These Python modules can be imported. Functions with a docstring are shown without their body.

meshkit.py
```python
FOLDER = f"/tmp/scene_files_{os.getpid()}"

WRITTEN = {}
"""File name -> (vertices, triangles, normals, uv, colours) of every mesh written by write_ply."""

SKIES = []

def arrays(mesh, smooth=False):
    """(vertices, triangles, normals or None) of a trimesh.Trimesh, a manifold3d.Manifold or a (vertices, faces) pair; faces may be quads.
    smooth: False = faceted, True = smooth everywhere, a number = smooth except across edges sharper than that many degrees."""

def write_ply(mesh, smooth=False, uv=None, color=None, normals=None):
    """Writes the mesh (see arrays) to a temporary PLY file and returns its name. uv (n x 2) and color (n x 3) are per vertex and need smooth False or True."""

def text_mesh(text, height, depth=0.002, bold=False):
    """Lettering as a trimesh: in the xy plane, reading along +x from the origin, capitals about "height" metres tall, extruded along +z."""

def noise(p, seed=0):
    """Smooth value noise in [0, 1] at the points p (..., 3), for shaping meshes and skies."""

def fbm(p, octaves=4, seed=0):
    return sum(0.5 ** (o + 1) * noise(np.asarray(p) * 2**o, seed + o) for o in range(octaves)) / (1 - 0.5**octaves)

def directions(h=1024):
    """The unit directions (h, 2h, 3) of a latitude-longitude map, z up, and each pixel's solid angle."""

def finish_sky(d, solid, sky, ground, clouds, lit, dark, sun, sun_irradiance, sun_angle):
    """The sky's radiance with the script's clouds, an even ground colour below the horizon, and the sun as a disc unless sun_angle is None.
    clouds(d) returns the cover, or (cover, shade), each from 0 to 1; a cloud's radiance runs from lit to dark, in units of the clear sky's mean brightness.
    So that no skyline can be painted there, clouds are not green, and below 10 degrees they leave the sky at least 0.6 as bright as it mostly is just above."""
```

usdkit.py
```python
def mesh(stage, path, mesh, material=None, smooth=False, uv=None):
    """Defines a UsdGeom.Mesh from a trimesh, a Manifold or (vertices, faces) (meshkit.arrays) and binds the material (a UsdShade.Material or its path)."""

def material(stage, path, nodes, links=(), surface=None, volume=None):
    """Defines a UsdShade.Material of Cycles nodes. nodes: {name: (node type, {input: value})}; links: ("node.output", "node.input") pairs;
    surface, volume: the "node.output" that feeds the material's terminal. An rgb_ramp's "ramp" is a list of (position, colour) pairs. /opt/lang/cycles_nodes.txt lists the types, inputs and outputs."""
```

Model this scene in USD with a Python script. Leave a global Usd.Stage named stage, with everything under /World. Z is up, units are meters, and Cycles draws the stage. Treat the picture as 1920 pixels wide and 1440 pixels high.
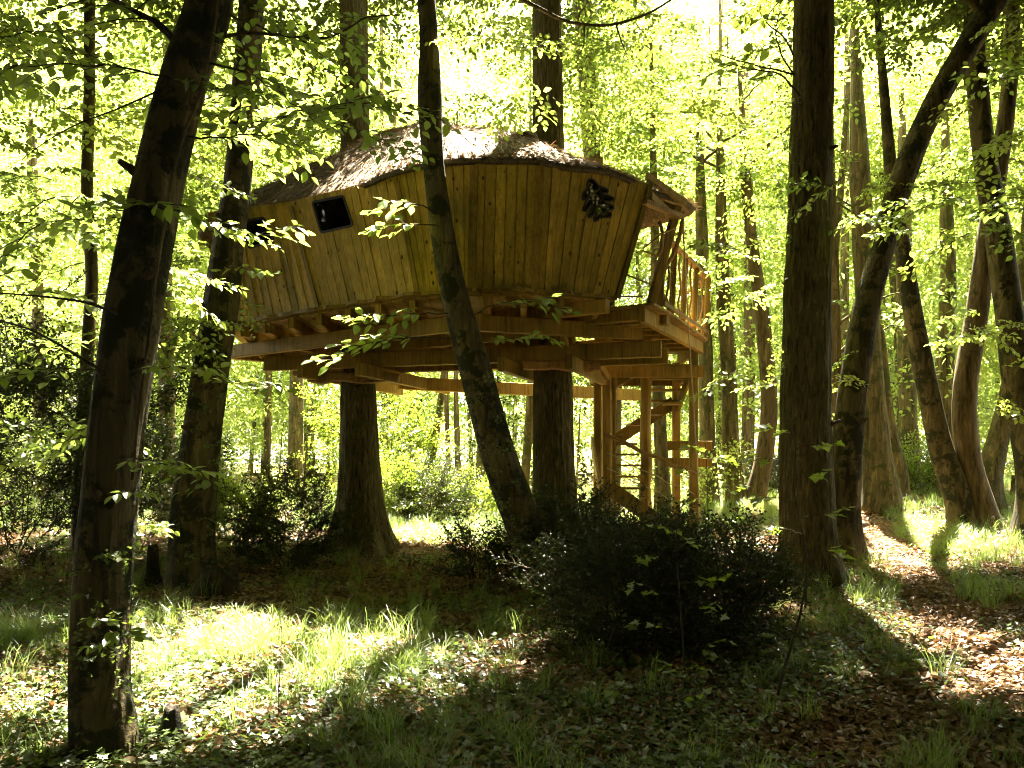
import math, numpy as np, trimesh
from shapely.geometry import Polygon, box as sbox
from shapely import affinity
import usdkit, meshkit
from pxr import Usd, UsdGeom, UsdLux, UsdShade, Gf, Sdf, Vt

rng = np.random.default_rng(7)
stage = Usd.Stage.CreateInMemory()
UsdGeom.SetStageUpAxis(stage, 'Z')
UsdGeom.SetStageMetersPerUnit(stage, 1.0)
UsdGeom.Xform.Define(stage, '/World')
UsdGeom.Scope.Define(stage, '/World/Looks')

# ------------------------------------------------------------------ camera, sky, sun, exposure
F, HOR, EYE = 1550.0, 860.0, 1.6          # the photograph's focal length and horizon in its own pixels, eye height
cam = UsdGeom.Camera.Define(stage, '/World/camera')
cam.CreateHorizontalApertureAttr(36.0)
cam.CreateFocalLengthAttr(36.0 * F / 1920)
cam.CreateVerticalApertureOffsetAttr(36.0 * (HOR - 720) / 1920)
cam.AddTranslateOp().Set(Gf.Vec3d(0, 0, EYE))
cam.AddRotateXOp().Set(90)
EXPOSURE = 4.6
cam.CreateExposureAttr(EXPOSURE)

S = np.array([0.10, 0.43, 0.94]); S /= np.linalg.norm(S)      # towards the sun
ELEV, ROT = math.asin(S[2]), math.atan2(S[0], S[1])
dome = UsdLux.DomeLight.Define(stage, '/World/sky')
sky_mat = usdkit.material(stage, '/World/Looks/sky', {
    'sky': ('sky_texture', {'sky_type': 'single_scattering', 'sun_disc': False, 'sun_elevation': ELEV, 'sun_rotation': ROT, 'aerosol_density': 3.0}),
    'tc': ('texture_coordinate', {}),
    'n': ('noise_texture', {'scale': 2.2, 'detail': 6.0, 'roughness': 0.55}),
    'r': ('rgb_ramp', {'ramp': [(0.0, (0.65, 0.65, 0.65)), (0.45, (0.8, 0.8, 0.8)), (0.65, (1, 1, 1))]}),
    'bw': ('rgb_to_bw', {}),
    'm': ('mix', {'color2': (4.2, 3.95, 3.2)}),
    'b': ('background_shader', {'strength': 0.05})},
    [('tc.generated', 'n.vector'), ('n.fac', 'r.fac'), ('r.color', 'bw.color'), ('bw.val', 'm.fac'), ('sky.color', 'm.color1'), ('m.color', 'b.color')], surface='b.background')
UsdShade.MaterialBindingAPI.Apply(dome.GetPrim()).Bind(sky_mat)
dome.GetPrim().SetCustomDataByKey('kind', 'structure')
sun = UsdLux.DistantLight.Define(stage, '/World/sun')
sun.CreateNormalizeAttr(True); sun.CreateIntensityAttr(1.25); sun.CreateAngleAttr(0.53); sun.CreateColorAttr(Gf.Vec3f(1.0, 0.93, 0.78))
q = Gf.Rotation(Gf.Vec3d(0, 0, 1), Gf.Vec3d(*map(float, S))).GetQuat()
sun.AddOrientOp().Set(Gf.Quatf(q))

# ------------------------------------------------------------------ helpers
used = {}
def numbered(parent, name):
    k = used.get((parent, name), -1) + 1
    used[(parent, name)] = k
    return f'{parent}/{name}' + (f'_{k:03d}' if k else '')

BASE = {}
def thing(name, label, cat, base=(0, 0, 0), group=None, kind=None):
    x = UsdGeom.Xform.Define(stage, numbered('/World', name))
    x.AddTranslateOp().Set(Gf.Vec3d(*map(float, base)))
    BASE[str(x.GetPath())] = np.array(base, float)
    tag(x, label, cat, group, kind)
    return x
def tag(x, label=None, cat=None, group=None, kind=None):
    p = x.GetPrim()
    for k, v in (('label', label), ('category', cat), ('group', group), ('kind', kind)):
        if v: p.SetCustomDataByKey(k, v)
    return x
def base_of(path):
    return BASE.get('/'.join(str(path).split('/')[:3]), np.zeros(3))
def part(parent, name, m, mat, smooth=False, label=None, kind=None):
    """One Mesh below parent (or below /World); world coordinates in, the thing's own coordinates out."""
    pp = '/World' if parent is None else str(parent.GetPath())
    v, f = (np.asarray(m.vertices), np.asarray(m.faces)) if hasattr(m, 'vertices') else (np.asarray(m[0], float), np.asarray(m[1]))
    me = usdkit.mesh(stage, numbered(pp, name), (v - base_of(pp), f), mat, smooth)
    tag(me, label, kind=kind)
    return me
def cat_meshes(ms):
    vs, fs, n = [], [], 0
    for m in ms:
        v, f = (np.asarray(m.vertices), np.asarray(m.faces)) if hasattr(m, 'vertices') else m
        vs.append(v); fs.append(np.asarray(f) + n); n += len(v)
    return np.vstack(vs), np.vstack(fs)

def sp(t): return np.log1p(np.exp(np.clip(np.asarray(t, float) * 2, -40, 40))) / 2
def ground_z(x, y):
    x, y = np.asarray(x, float), np.asarray(y, float)
    far = sp(y - 10) - sp(y - 45)
    side = (sp(x - 3) - sp(x - 16)) / (1 + np.exp(-(y - 11) * 0.9))
    p = np.stack([x * 0.45, y * 0.45, np.zeros_like(x)], -1)
    p2 = np.stack([x * 2.1, y * 2.1, np.zeros_like(x) + 5], -1)
    return 0.04 * far + 0.05 * side + 0.12 * (meshkit.noise(p, 3) - 0.5) + 0.03 * (meshkit.noise(p2, 4) - 0.5)
def at(px, py, Y): return np.array([(px - 960) / F * Y, Y, EYE + (HOR - py) / F * Y])
def atz(px, py, z): return at(px, py, (z - EYE) * F / (HOR - py))
def gp(px, py):
    """Where the sight line through a pixel meets the ground."""
    for Y in np.arange(2.0, 60, 0.05):
        p = at(px, py, Y)
        if p[2] <= ground_z(p[0], p[1]): return p
    return p
def on(x, y, dz=0.0): return np.array([x, y, float(ground_z(x, y)) + dz])

def frames(pts):
    p = np.asarray(pts, float)
    t = np.gradient(p, axis=0); t /= np.linalg.norm(t, axis=1, keepdims=True) + 1e-12
    ref = np.where(np.abs(t[:, 1:2]) < 0.9, [[0, 1.0, 0]], [[1.0, 0, 0]])
    a = np.cross(ref, t); a /= np.linalg.norm(a, axis=1, keepdims=True) + 1e-12
    return p, t, a, np.cross(t, a)
def tube(pts, r, sides=6, cap=True):
    p, t, a, b = frames(pts)
    r = np.broadcast_to(np.asarray(r, float), (len(p),)) if np.ndim(r) < 2 else r
    ang = np.arange(sides) * 2 * np.pi / sides
    rr = r[:, None] if r.ndim == 1 else r
    v = p[:, None] + rr[..., None] * (np.cos(ang)[None, :, None] * a[:, None] + np.sin(ang)[None, :, None] * b[:, None])
    i, j = np.meshgrid(np.arange(len(p) - 1), np.arange(sides), indexing='ij')
    q4 = np.stack([i * sides + j, i * sides + (j + 1) % sides, (i + 1) * sides + (j + 1) % sides, (i + 1) * sides + j], -1).reshape(-1, 4)
    f = np.vstack([q4[:, [0, 1, 2]], q4[:, [0, 2, 3]]])
    v = v.reshape(-1, 3)
    if cap:
        n = len(v); v = np.vstack([v, p[:1], p[-1:]]); k = np.arange(sides); e = (len(p) - 1) * sides
        f = np.vstack([f, np.stack([k * 0 + n, (k + 1) % sides, k], 1), np.stack([k * 0 + n + 1, e + k, e + (k + 1) % sides], 1)])
    return v, f
def smooth_path(pts, n):
    p = np.asarray(pts, float)
    s = np.r_[0, np.cumsum(np.linalg.norm(np.diff(p[:, :3], axis=0), axis=1))]
    from scipy.interpolate import PchipInterpolator
    u = np.linspace(0, s[-1], n)
    return np.stack([PchipInterpolator(s, p[:, k])(u) for k in range(p.shape[1])], 1)
def beam(a, b, w, h, up=(0, 0, 1), cut=0.0):
    """A squared timber from a to b (w wide, h high, axis through its middle), its arrises slightly chamfered."""
    a, b = np.asarray(a, float), np.asarray(b, float)
    d = b - a; L = np.linalg.norm(d); d /= L
    s = np.cross(d, up); s /= np.linalg.norm(s); u = np.cross(s, d)
    c = min(w, h) * 0.09
    prof = [(-w/2+c, -h/2), (w/2-c, -h/2), (w/2, -h/2+c), (w/2, h/2-c), (w/2-c, h/2), (-w/2+c, h/2), (-w/2, h/2-c), (-w/2, -h/2+c)]
    v = np.array([[a + s*x + u*y + d*(cut*(y+h/2) * -0 ) for x, y in prof], [b + s*x + u*y for x, y in prof]]).reshape(-1, 3)
    f = []
    for k in range(8):
        n = (k + 1) % 8
        f += [(k, n, 8 + n), (k, 8 + n, 8 + k)]
    for k in range(1, 7): f += [(0, k + 1, k), (8, 8 + k, 8 + k + 1)]
    return v, np.array(f)
def log(a, b, r, n=8, sides=9, wob=0.03, seed=0, r2=None):
    g = np.random.default_rng(seed)
    t = np.linspace(0, 1, n)[:, None]
    p = np.asarray(a) * (1 - t) + np.asarray(b) * t
    p[1:-1] += g.normal(0, wob, (n - 2, 3)) * 0.5
    rr = np.linspace(r, r2 or r, n) * (1 + g.normal(0, 0.05, n))
    return tube(p, rr, sides)

# ------------------------------------------------------------------ materials
LK = '/World/Looks/'
def m_leaf(name, dif, tra, fac=0.5, gloss=0.06, rough=0.4, spread=0.35):
    a, b = np.array(dif), np.array(tra)
    return usdkit.material(stage, LK + name, {
        'oi': ('object_info', {}), 'g': ('geometry', {}),
        'n': ('noise_texture', {'scale': 0.9, 'detail': 2.0}),
        'w': ('math', {'math_type': 'multiply_add', 'value2': 0.5}),
        'isl': ('math', {'math_type': 'multiply_add', 'value2': 0.45}),
        'rd': ('rgb_ramp', {'ramp': [(0.2, tuple(a * (1 - spread))), (0.6, tuple(a)), (1.0, tuple(a * np.array([1.45, 1.2, 1.0])))]}),
        'rt': ('rgb_ramp', {'ramp': [(0.2, tuple(b * (1 - spread))), (0.6, tuple(b)), (1.0, tuple(b * np.array([1.3, 1.12, 1.0])))]}),
        'd': ('diffuse_bsdf', {}), 't': ('translucent_bsdf', {}), 'gl': ('glossy_bsdf', {'color': (1, 1, 1), 'roughness': rough}),
        'm1': ('mix_closure', {'fac': fac}), 'm2': ('mix_closure', {'fac': gloss})},
        [('g.position', 'n.vector'), ('oi.random', 'w.value1'), ('n.fac', 'w.value3'), ('g.random_per_island', 'isl.value1'), ('w.value', 'isl.value3'),
         ('w.value', 'rd.fac'), ('isl.value', 'rt.fac'), ('rd.color', 'd.color'), ('rt.color', 't.color'),
         ('d.BSDF', 'm1.closure1'), ('t.BSDF', 'm1.closure2'), ('m1.closure', 'm2.closure1'), ('gl.BSDF', 'm2.closure2')], surface='m2.closure')
L_BEECH = m_leaf('leaf_beech', (0.07, 0.115, 0.014), (0.29, 0.41, 0.055), 0.55)
L_FAR = m_leaf('leaf_far', (0.085, 0.125, 0.02), (0.38, 0.50, 0.11), 0.6, gloss=0.04)
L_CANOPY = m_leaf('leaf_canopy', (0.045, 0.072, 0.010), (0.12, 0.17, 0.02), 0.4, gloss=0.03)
L_MAPLE = m_leaf('leaf_maple', (0.06, 0.115, 0.015), (0.28, 0.40, 0.03), 0.5)
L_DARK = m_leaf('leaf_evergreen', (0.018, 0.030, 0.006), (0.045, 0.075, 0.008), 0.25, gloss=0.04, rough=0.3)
L_IVY = m_leaf('leaf_ivy', (0.05, 0.08, 0.018), (0.17, 0.25, 0.035), 0.35, gloss=0.05, rough=0.4)
L_GRASS = m_leaf('grass_blade', (0.08, 0.125, 0.022), (0.26, 0.38, 0.075), 0.5)
L_DEAD = m_leaf('leaf_dead', (0.20, 0.128, 0.068), (0.2, 0.115, 0.04), 0.2, gloss=0.05, spread=0.6)

def m_bark(name, c1, c2, c3, moss=0.45, ridge=24.0, strength=0.9):
    return usdkit.material(stage, LK + name, {
        'g': ('geometry', {}),
        'mp': ('mapping', {'scale': (ridge, ridge, ridge * 0.16)}),
        'n1': ('noise_texture', {'scale': 1.0, 'detail': 6.0, 'roughness': 0.65, 'distortion': 0.6}),
        'n2': ('noise_texture', {'scale': 4.0, 'detail': 8.0, 'roughness': 0.68}),
        'n3': ('noise_texture', {'scale': 38.0, 'detail': 3.0}),
        'r1': ('rgb_ramp', {'ramp': [(0.34, tuple(np.array(c1) * 0.22)), (0.47, tuple(np.array(c1) * 0.8)), (0.56, c1), (0.70, tuple(np.array(c2) * 1.25))]}),
        'r2': ('rgb_ramp', {'ramp': [(moss, (0, 0, 0)), (moss + 0.05, (1, 1, 1))]}),
        'mx': ('mix', {'color2': c3}),
        'h': ('math', {'math_type': 'multiply_add', 'value2': 0.35}),
        'b': ('bump', {'strength': strength, 'distance': 0.06}),
        'p': ('principled_bsdf', {'roughness': 0.88, 'specular_ior_level': 0.25})},
        [('g.position', 'mp.vector'), ('mp.vector', 'n1.vector'), ('g.position', 'n2.vector'), ('g.position', 'n3.vector'), ('n1.fac', 'r1.fac'), ('n2.fac', 'r2.fac'),
         ('r2.color', 'mx.fac'), ('r1.color', 'mx.color1'), ('n3.fac', 'h.value1'), ('n1.fac', 'h.value3'), ('h.value', 'b.height'), ('b.normal', 'p.normal'), ('mx.color', 'p.base_color')], surface='p.BSDF')
B_OAK = m_bark('bark_oak', (0.125, 0.098, 0.033), (0.21, 0.165, 0.06), (0.075, 0.07, 0.016), 0.55, 30.0)
B_BEECH = m_bark('bark_mossy', (0.095, 0.073, 0.028), (0.16, 0.122, 0.052), (0.022, 0.022, 0.006), 0.50, 9.0, 0.7)
B_MID = m_bark('bark_woodland', (0.12, 0.094, 0.034), (0.19, 0.150, 0.056), (0.05, 0.052, 0.014), 0.52, 12.0, 0.6)
B_RED = m_bark('bark_reddish', (0.115, 0.082, 0.034), (0.18, 0.132, 0.056), (0.05, 0.042, 0.015), 0.58, 12.0, 0.6)
B_TWIG = m_bark('bark_twig', (0.07, 0.05, 0.028), (0.11, 0.08, 0.045), (0.045, 0.04, 0.02), 0.6, 30.0, 0.3)

def m_wood(name, c1, c2, knots=True, rough=0.62):
    nodes = {
        'g': ('geometry', {}), 'oi': ('object_info', {}),
        'mp': ('mapping', {'scale': (34.0, 34.0, 2.2)}),
        'n1': ('noise_texture', {'scale': 1.0, 'detail': 5.0, 'roughness': 0.6, 'distortion': 0.9}),
        'r1': ('rgb_ramp', {'ramp': [(0.3, tuple(np.array(c1) * 0.72)), (0.5, c1), (0.72, c2)]}),
        'n2': ('noise_texture', {'scale': 1.7, 'detail': 4.0, 'roughness': 0.65}),
        'r2': ('rgb_ramp', {'ramp': [(0.35, (0.62, 0.66, 0.6)), (0.6, (1, 1, 1))]}),
        'mu': ('mix', {'mix_type': 'multiply', 'fac': 1.0}),
        'ms': ('mapping', {'scale': (16.0, 16.0, 0.7)}), 'n4': ('noise_texture', {'scale': 1.0, 'detail': 5.0, 'roughness': 0.7}),
        'r4': ('rgb_ramp', {'ramp': [(0.34, (0.62, 0.64, 0.62)), (0.48, (0.95, 0.96, 0.95)), (0.6, (1, 1, 1))]}), 'mw': ('mix', {'mix_type': 'multiply', 'fac': 1.0}),
        'ro': ('rgb_ramp', {'ramp': [(0, (0.76, 0.76, 0.70)), (0.5, (1.0, 0.97, 0.9)), (1, (1.25, 1.18, 1.05))]}),
        'mo': ('mix', {'mix_type': 'multiply', 'fac': 1.0}),
        'mk': ('mapping', {'scale': (7.0, 7.0, 4.2)}),
        'v': ('voronoi_texture', {'feature': 'f1', 'scale': 1.0, 'randomness': 1.0}),
        'rk': ('rgb_ramp', {'ramp': [(0.09, (1, 1, 1)), (0.14, (0, 0, 0))] if knots else [(0, (0, 0, 0)), (1, (0, 0, 0))]}),
        'mkx': ('mix', {'color2': tuple(np.array(c1) * 0.16)}),
        'b': ('bump', {'strength': 0.35, 'distance': 0.006}),
        'p': ('principled_bsdf', {'roughness': rough, 'specular_ior_level': 0.12})}
    links = [('g.position', 'mp.vector'), ('mp.vector', 'n1.vector'), ('g.position', 'n2.vector'), ('n1.fac', 'r1.fac'), ('n2.fac', 'r2.fac'), ('r1.color', 'mu.color1'), ('r2.color', 'mu.color2'),
             ('oi.random', 'ro.fac'), ('g.position', 'ms.vector'), ('ms.vector', 'n4.vector'), ('n4.fac', 'r4.fac'), ('mu.color', 'mw.color1'), ('r4.color', 'mw.color2'), ('mw.color', 'mo.color1'), ('ro.color', 'mo.color2'), ('g.position', 'mk.vector'), ('mk.vector', 'v.vector'), ('v.distance', 'rk.fac'),
             ('rk.color', 'mkx.fac'), ('mo.color', 'mkx.color1'), ('mkx.color', 'p.base_color'), ('n1.fac', 'b.height'), ('b.normal', 'p.normal')]
    return usdkit.material(stage, LK + name, nodes, links, surface='p.BSDF')
W_PLANK = m_wood('wood_cladding', (0.50, 0.335, 0.05), (0.60, 0.42, 0.08))
W_TRIM = m_wood('wood_trim', (0.30, 0.20, 0.035), (0.38, 0.26, 0.055), knots=False)
W_BEAM = m_wood('wood_beam', (0.40, 0.255, 0.055), (0.50, 0.335, 0.085), knots=False)
W_STAIR = m_wood('wood_stair', (0.34, 0.22, 0.058), (0.44, 0.30, 0.09), knots=False)
W_POLE = m_wood('wood_pole', (0.40, 0.24, 0.09), (0.48, 0.31, 0.13), knots=False)

def m_plain(name, c, rough=0.8, scale=20.0, amt=0.3, bump=0.2, metal=0.0):
    c = np.array(c)
    return usdkit.material(stage, LK + name, {
        'g': ('geometry', {}), 'n': ('noise_texture', {'scale': scale, 'detail': 5.0, 'roughness': 0.6}),
        'r': ('rgb_ramp', {'ramp': [(0.3, tuple(c * (1 - amt))), (0.7, tuple(c * (1 + amt)))]}),
        'b': ('bump', {'strength': bump, 'distance': 0.02}), 'p': ('principled_bsdf', {'roughness': rough, 'metallic': metal, 'specular_ior_level': 0.3})},
        [('g.position', 'n.vector'), ('n.fac', 'r.fac'), ('r.color', 'p.base_color'), ('n.fac', 'b.height'), ('b.normal', 'p.normal')], surface='p.BSDF')
THATCH = m_plain('thatch', (0.12, 0.092, 0.052), 0.9, 26.0, 0.55, 0.9)
STRAW = m_leaf('brushwood', (0.31, 0.265, 0.19), (0.05, 0.04, 0.03), 0.04, gloss=0.03, spread=0.6)
DARKFRAME = m_plain('frame_dark', (0.02, 0.016, 0.01), 0.5, 30.0, 0.3)
ROPE = m_plain('rope_hemp', (0.42, 0.33, 0.2), 0.9, 90.0, 0.3)
NET = m_plain('net_cord', (0.33, 0.25, 0.16), 0.9, 60.0, 0.2)
STONE = m_plain('stone', (0.16, 0.13, 0.09), 0.9, 12.0, 0.4, 0.6)
STUMP = m_bark('bark_rotten', (0.05, 0.035, 0.02), (0.085, 0.06, 0.035), (0.025, 0.025, 0.012), 0.5, 18.0, 1.0)
GLASS = usdkit.material(stage, LK + 'window_glass', {
    'f': ('fresnel', {'IOR': 1.5}), 't': ('transparent_bsdf', {'color': (0.30, 0.31, 0.28)}), 'g': ('glossy_bsdf', {'color': (1, 1, 1), 'roughness': 0.02}), 'm': ('mix_closure', {})},
    [('f.fac', 'm.fac'), ('t.BSDF', 'm.closure1'), ('g.BSDF', 'm.closure2')], surface='m.closure')

GROUND = usdkit.material(stage, LK + 'forest_floor', {
    'g': ('geometry', {}),
    'n1': ('noise_texture', {'scale': 26.0, 'detail': 6.0, 'roughness': 0.7}),
    'n2': ('noise_texture', {'scale': 0.55, 'detail': 5.0, 'roughness': 0.6}),
    'v': ('voronoi_texture', {'feature': 'f1', 'scale': 24.0}),
    'r1': ('rgb_ramp', {'ramp': [(0.3, (0.035, 0.022, 0.01)), (0.5, (0.09, 0.055, 0.026)), (0.72, (0.16, 0.1, 0.05))]}),
    'r2': ('rgb_ramp', {'ramp': [(0.42, (0, 0, 0)), (0.62, (0.75, 0.75, 0.75))]}),
    'gr': ('rgb_ramp', {'ramp': [(0.3, (0.02, 0.035, 0.006)), (0.7, (0.065, 0.09, 0.016))]}),
    'mx': ('mix', {}),
    'h': ('math', {'math_type': 'multiply_add', 'value2': 0.5}),
    'b': ('bump', {'strength': 0.9, 'distance': 0.03}),
    'p': ('principled_bsdf', {'roughness': 0.95, 'specular_ior_level': 0.15})},
    [('g.position', 'n1.vector'), ('g.position', 'n2.vector'), ('g.position', 'v.vector'), ('n1.fac', 'r1.fac'), ('n1.fac', 'gr.fac'), ('n2.fac', 'r2.fac'), ('r2.color', 'mx.fac'),
     ('r1.color', 'mx.color1'), ('gr.color', 'mx.color2'), ('v.distance', 'h.value1'), ('n1.fac', 'h.value3'), ('h.value', 'b.height'), ('b.normal', 'p.normal'), ('mx.color', 'p.base_color')], surface='p.BSDF')
PATH = usdkit.material(stage, LK + 'dirt_path', {
    'g': ('geometry', {}), 'n1': ('noise_texture', {'scale': 30.0, 'detail': 6.0, 'roughness': 0.7}), 'n2': ('noise_texture', {'scale': 2.0, 'detail': 4.0}),
    'r1': ('rgb_ramp', {'ramp': [(0.3, (0.09, 0.055, 0.03)), (0.55, (0.2, 0.125, 0.072)), (0.75, (0.3, 0.2, 0.125))]}),
    'b': ('bump', {'strength': 0.8, 'distance': 0.02}), 'p': ('principled_bsdf', {'roughness': 0.95, 'specular_ior_level': 0.15})},
    [('g.position', 'n1.vector'), ('n1.fac', 'r1.fac'), ('r1.color', 'p.base_color'), ('n1.fac', 'b.height'), ('b.normal', 'p.normal')], surface='p.BSDF')

# ------------------------------------------------------------------ ground and path
def grid_sheet(xs, ys, dz=0.0):
    X, Y = np.meshgrid(xs, ys)
    v = np.stack([X, Y, ground_z(X, Y) + dz], -1).reshape(-1, 3)
    nx = len(xs); i, j = np.meshgrid(np.arange(len(ys) - 1), np.arange(nx - 1), indexing='ij')
    a = (i * nx + j).ravel()
    return v, np.vstack([np.stack([a, a + 1, a + nx + 1], 1), np.stack([a, a + nx + 1, a + nx], 1)])
xs = np.r_[np.linspace(-160, -15, 30), np.arange(-14.6, 16, 0.2), np.linspace(16.5, 160, 30)]
ys = np.r_[np.linspace(-60, -3, 20), np.arange(-2.6, 24, 0.2), np.linspace(24.5, 60, 50), np.linspace(64, 240, 20)]
tag(part(None, 'ground', grid_sheet(xs, ys), GROUND, True), kind='structure')
def ribbon(pts, w, dz, n=90, m=9, seed=1):
    c = smooth_path(np.c_[pts, np.zeros(len(pts))], n)[:, :2]
    t = np.gradient(c, axis=0); t /= np.linalg.norm(t, axis=1, keepdims=True); s = np.stack([-t[:, 1], t[:, 0]], 1)
    g = np.random.default_rng(seed)
    wl = w * (1 + 0.35 * (meshkit.noise(np.c_[c * 1.3, np.zeros(n)], seed) - 0.5) * 2); wr = w * (1 + 0.35 * (meshkit.noise(np.c_[c * 1.3, np.ones(n) * 9], seed) - 0.5) * 2)
    u = np.linspace(-1, 1, m)
    off = np.where(u[None] < 0, u[None] * wl[:, None], u[None] * wr[:, None])
    P = c[:, None] + off[..., None] * s[:, None]
    z = ground_z(P[..., 0], P[..., 1]) + dz
    z[:, 0] -= 0.05; z[:, -1] -= 0.05
    v = np.concatenate([P, z[..., None]], -1).reshape(-1, 3)
    i, j = np.meshgrid(np.arange(n - 1), np.arange(m - 1), indexing='ij'); a = (i * m + j).ravel()
    return v, np.vstack([np.stack([a, a + m, a + m + 1], 1), np.stack([a, a + m + 1, a + 1], 1)])
path_pix = [(1960, 1330), (1850, 1240), (1760, 1150), (1715, 1080), (1665, 1030), (1625, 985), (1640, 955), (1700, 930)]
path_pts = np.array([gp(*p)[:2] for p in path_pix])
tag(part(None, 'path', ribbon(path_pts, 0.42, 0.012), PATH, True), kind='structure')
path_pts2 = np.array([gp(*p)[:2] for p in [(1640, 1000), (1560, 1030), (1440, 1022), (1350, 1010), (1250, 1000), (1100, 1010), (960, 1040), (820, 1040), (700, 1020), (560, 1000)]])
tag(part(None, 'path', ribbon(path_pts2, 0.40, 0.018, seed=2), PATH, True), kind='structure')

# ------------------------------------------------------------------ leaf and spray shapes
def leaf_oval(L, w, fold=0.12, n=4):
    """A pointed oval leaf folded along its midrib, from the origin along +x."""
    t = np.linspace(0, 1, n + 1)
    mid = np.stack([t * L, 0 * t, -0.10 * L * t ** 2], 1)
    hw = w / 2 * np.sin(np.pi * np.clip(t, 0, 1) ** 0.85)
    l = mid + np.stack([0 * t, hw, fold * hw * 2], 1); r = mid + np.stack([0 * t, -hw, fold * hw * 2], 1)
    v = [mid[0]]; rows = []
    for k in range(1, n):
        rows.append(len(v)); v += [l[k], mid[k], r[k]]
    v.append(mid[n]); e = len(v) - 1; f = [(0, rows[0] + 1, rows[0]), (0, rows[0] + 2, rows[0] + 1)]
    for a, b in zip(rows, rows[1:]): f += [(a, a + 1, b + 1), (a, b + 1, b), (a + 1, a + 2, b + 2), (a + 1, b + 2, b + 1)]
    f += [(rows[-1], rows[-1] + 1, e), (rows[-1] + 1, rows[-1] + 2, e)]
    return np.array(v), np.array(f)
def leaf_quick(L, w):
    v = np.array([[0, 0, 0], [0.45 * L, w / 2, 0.06 * L], [L, 0, -0.08 * L], [0.45 * L, -w / 2, 0.06 * L]])
    return v, np.array([[0, 2, 1], [0, 3, 2]])
def leaf_star(L, w):
    """A lobed (maple or ivy) leaf."""
    a = np.radians([180, 140, 112, 84, 58, 28, 0, -28, -58, -84, -112, -140]); r = np.array([0.1, 0.55, 0.40, 0.85, 0.5, 0.62, 1.0, 0.62, 0.5, 0.85, 0.40, 0.55]) * L * 0.6
    p = np.stack([np.cos(a) * r + 0.35 * L, np.sin(a) * r * w / L * 1.1, 0.08 * np.abs(np.sin(a)) * r], 1)
    v = np.vstack([[0.35 * L, 0, 0], p]); n = len(p); k = np.arange(n)
    return v, np.stack([k * 0, 1 + k, 1 + (k + 1) % n], 1)[:, ::-1]
def rot_z(a): c, s = math.cos(a), math.sin(a); return np.array([[c, -s, 0], [s, c, 0], [0, 0, 1.0]])
def rot_y(a): c, s = math.cos(a), math.sin(a); return np.array([[c, 0, s], [0, 1, 0], [-s, 0, c]])
def rot_x(a): c, s = math.cos(a), math.sin(a); return np.array([[1, 0, 0], [0, c, -s], [0, s, c]])
def put(leaf, p, yaw, pitch=0.0, roll=0.0, s=1.0):
    R = rot_z(yaw) @ rot_y(pitch) @ rot_x(roll)
    return (leaf[0] * s) @ R.T + p, leaf[1]
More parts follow.
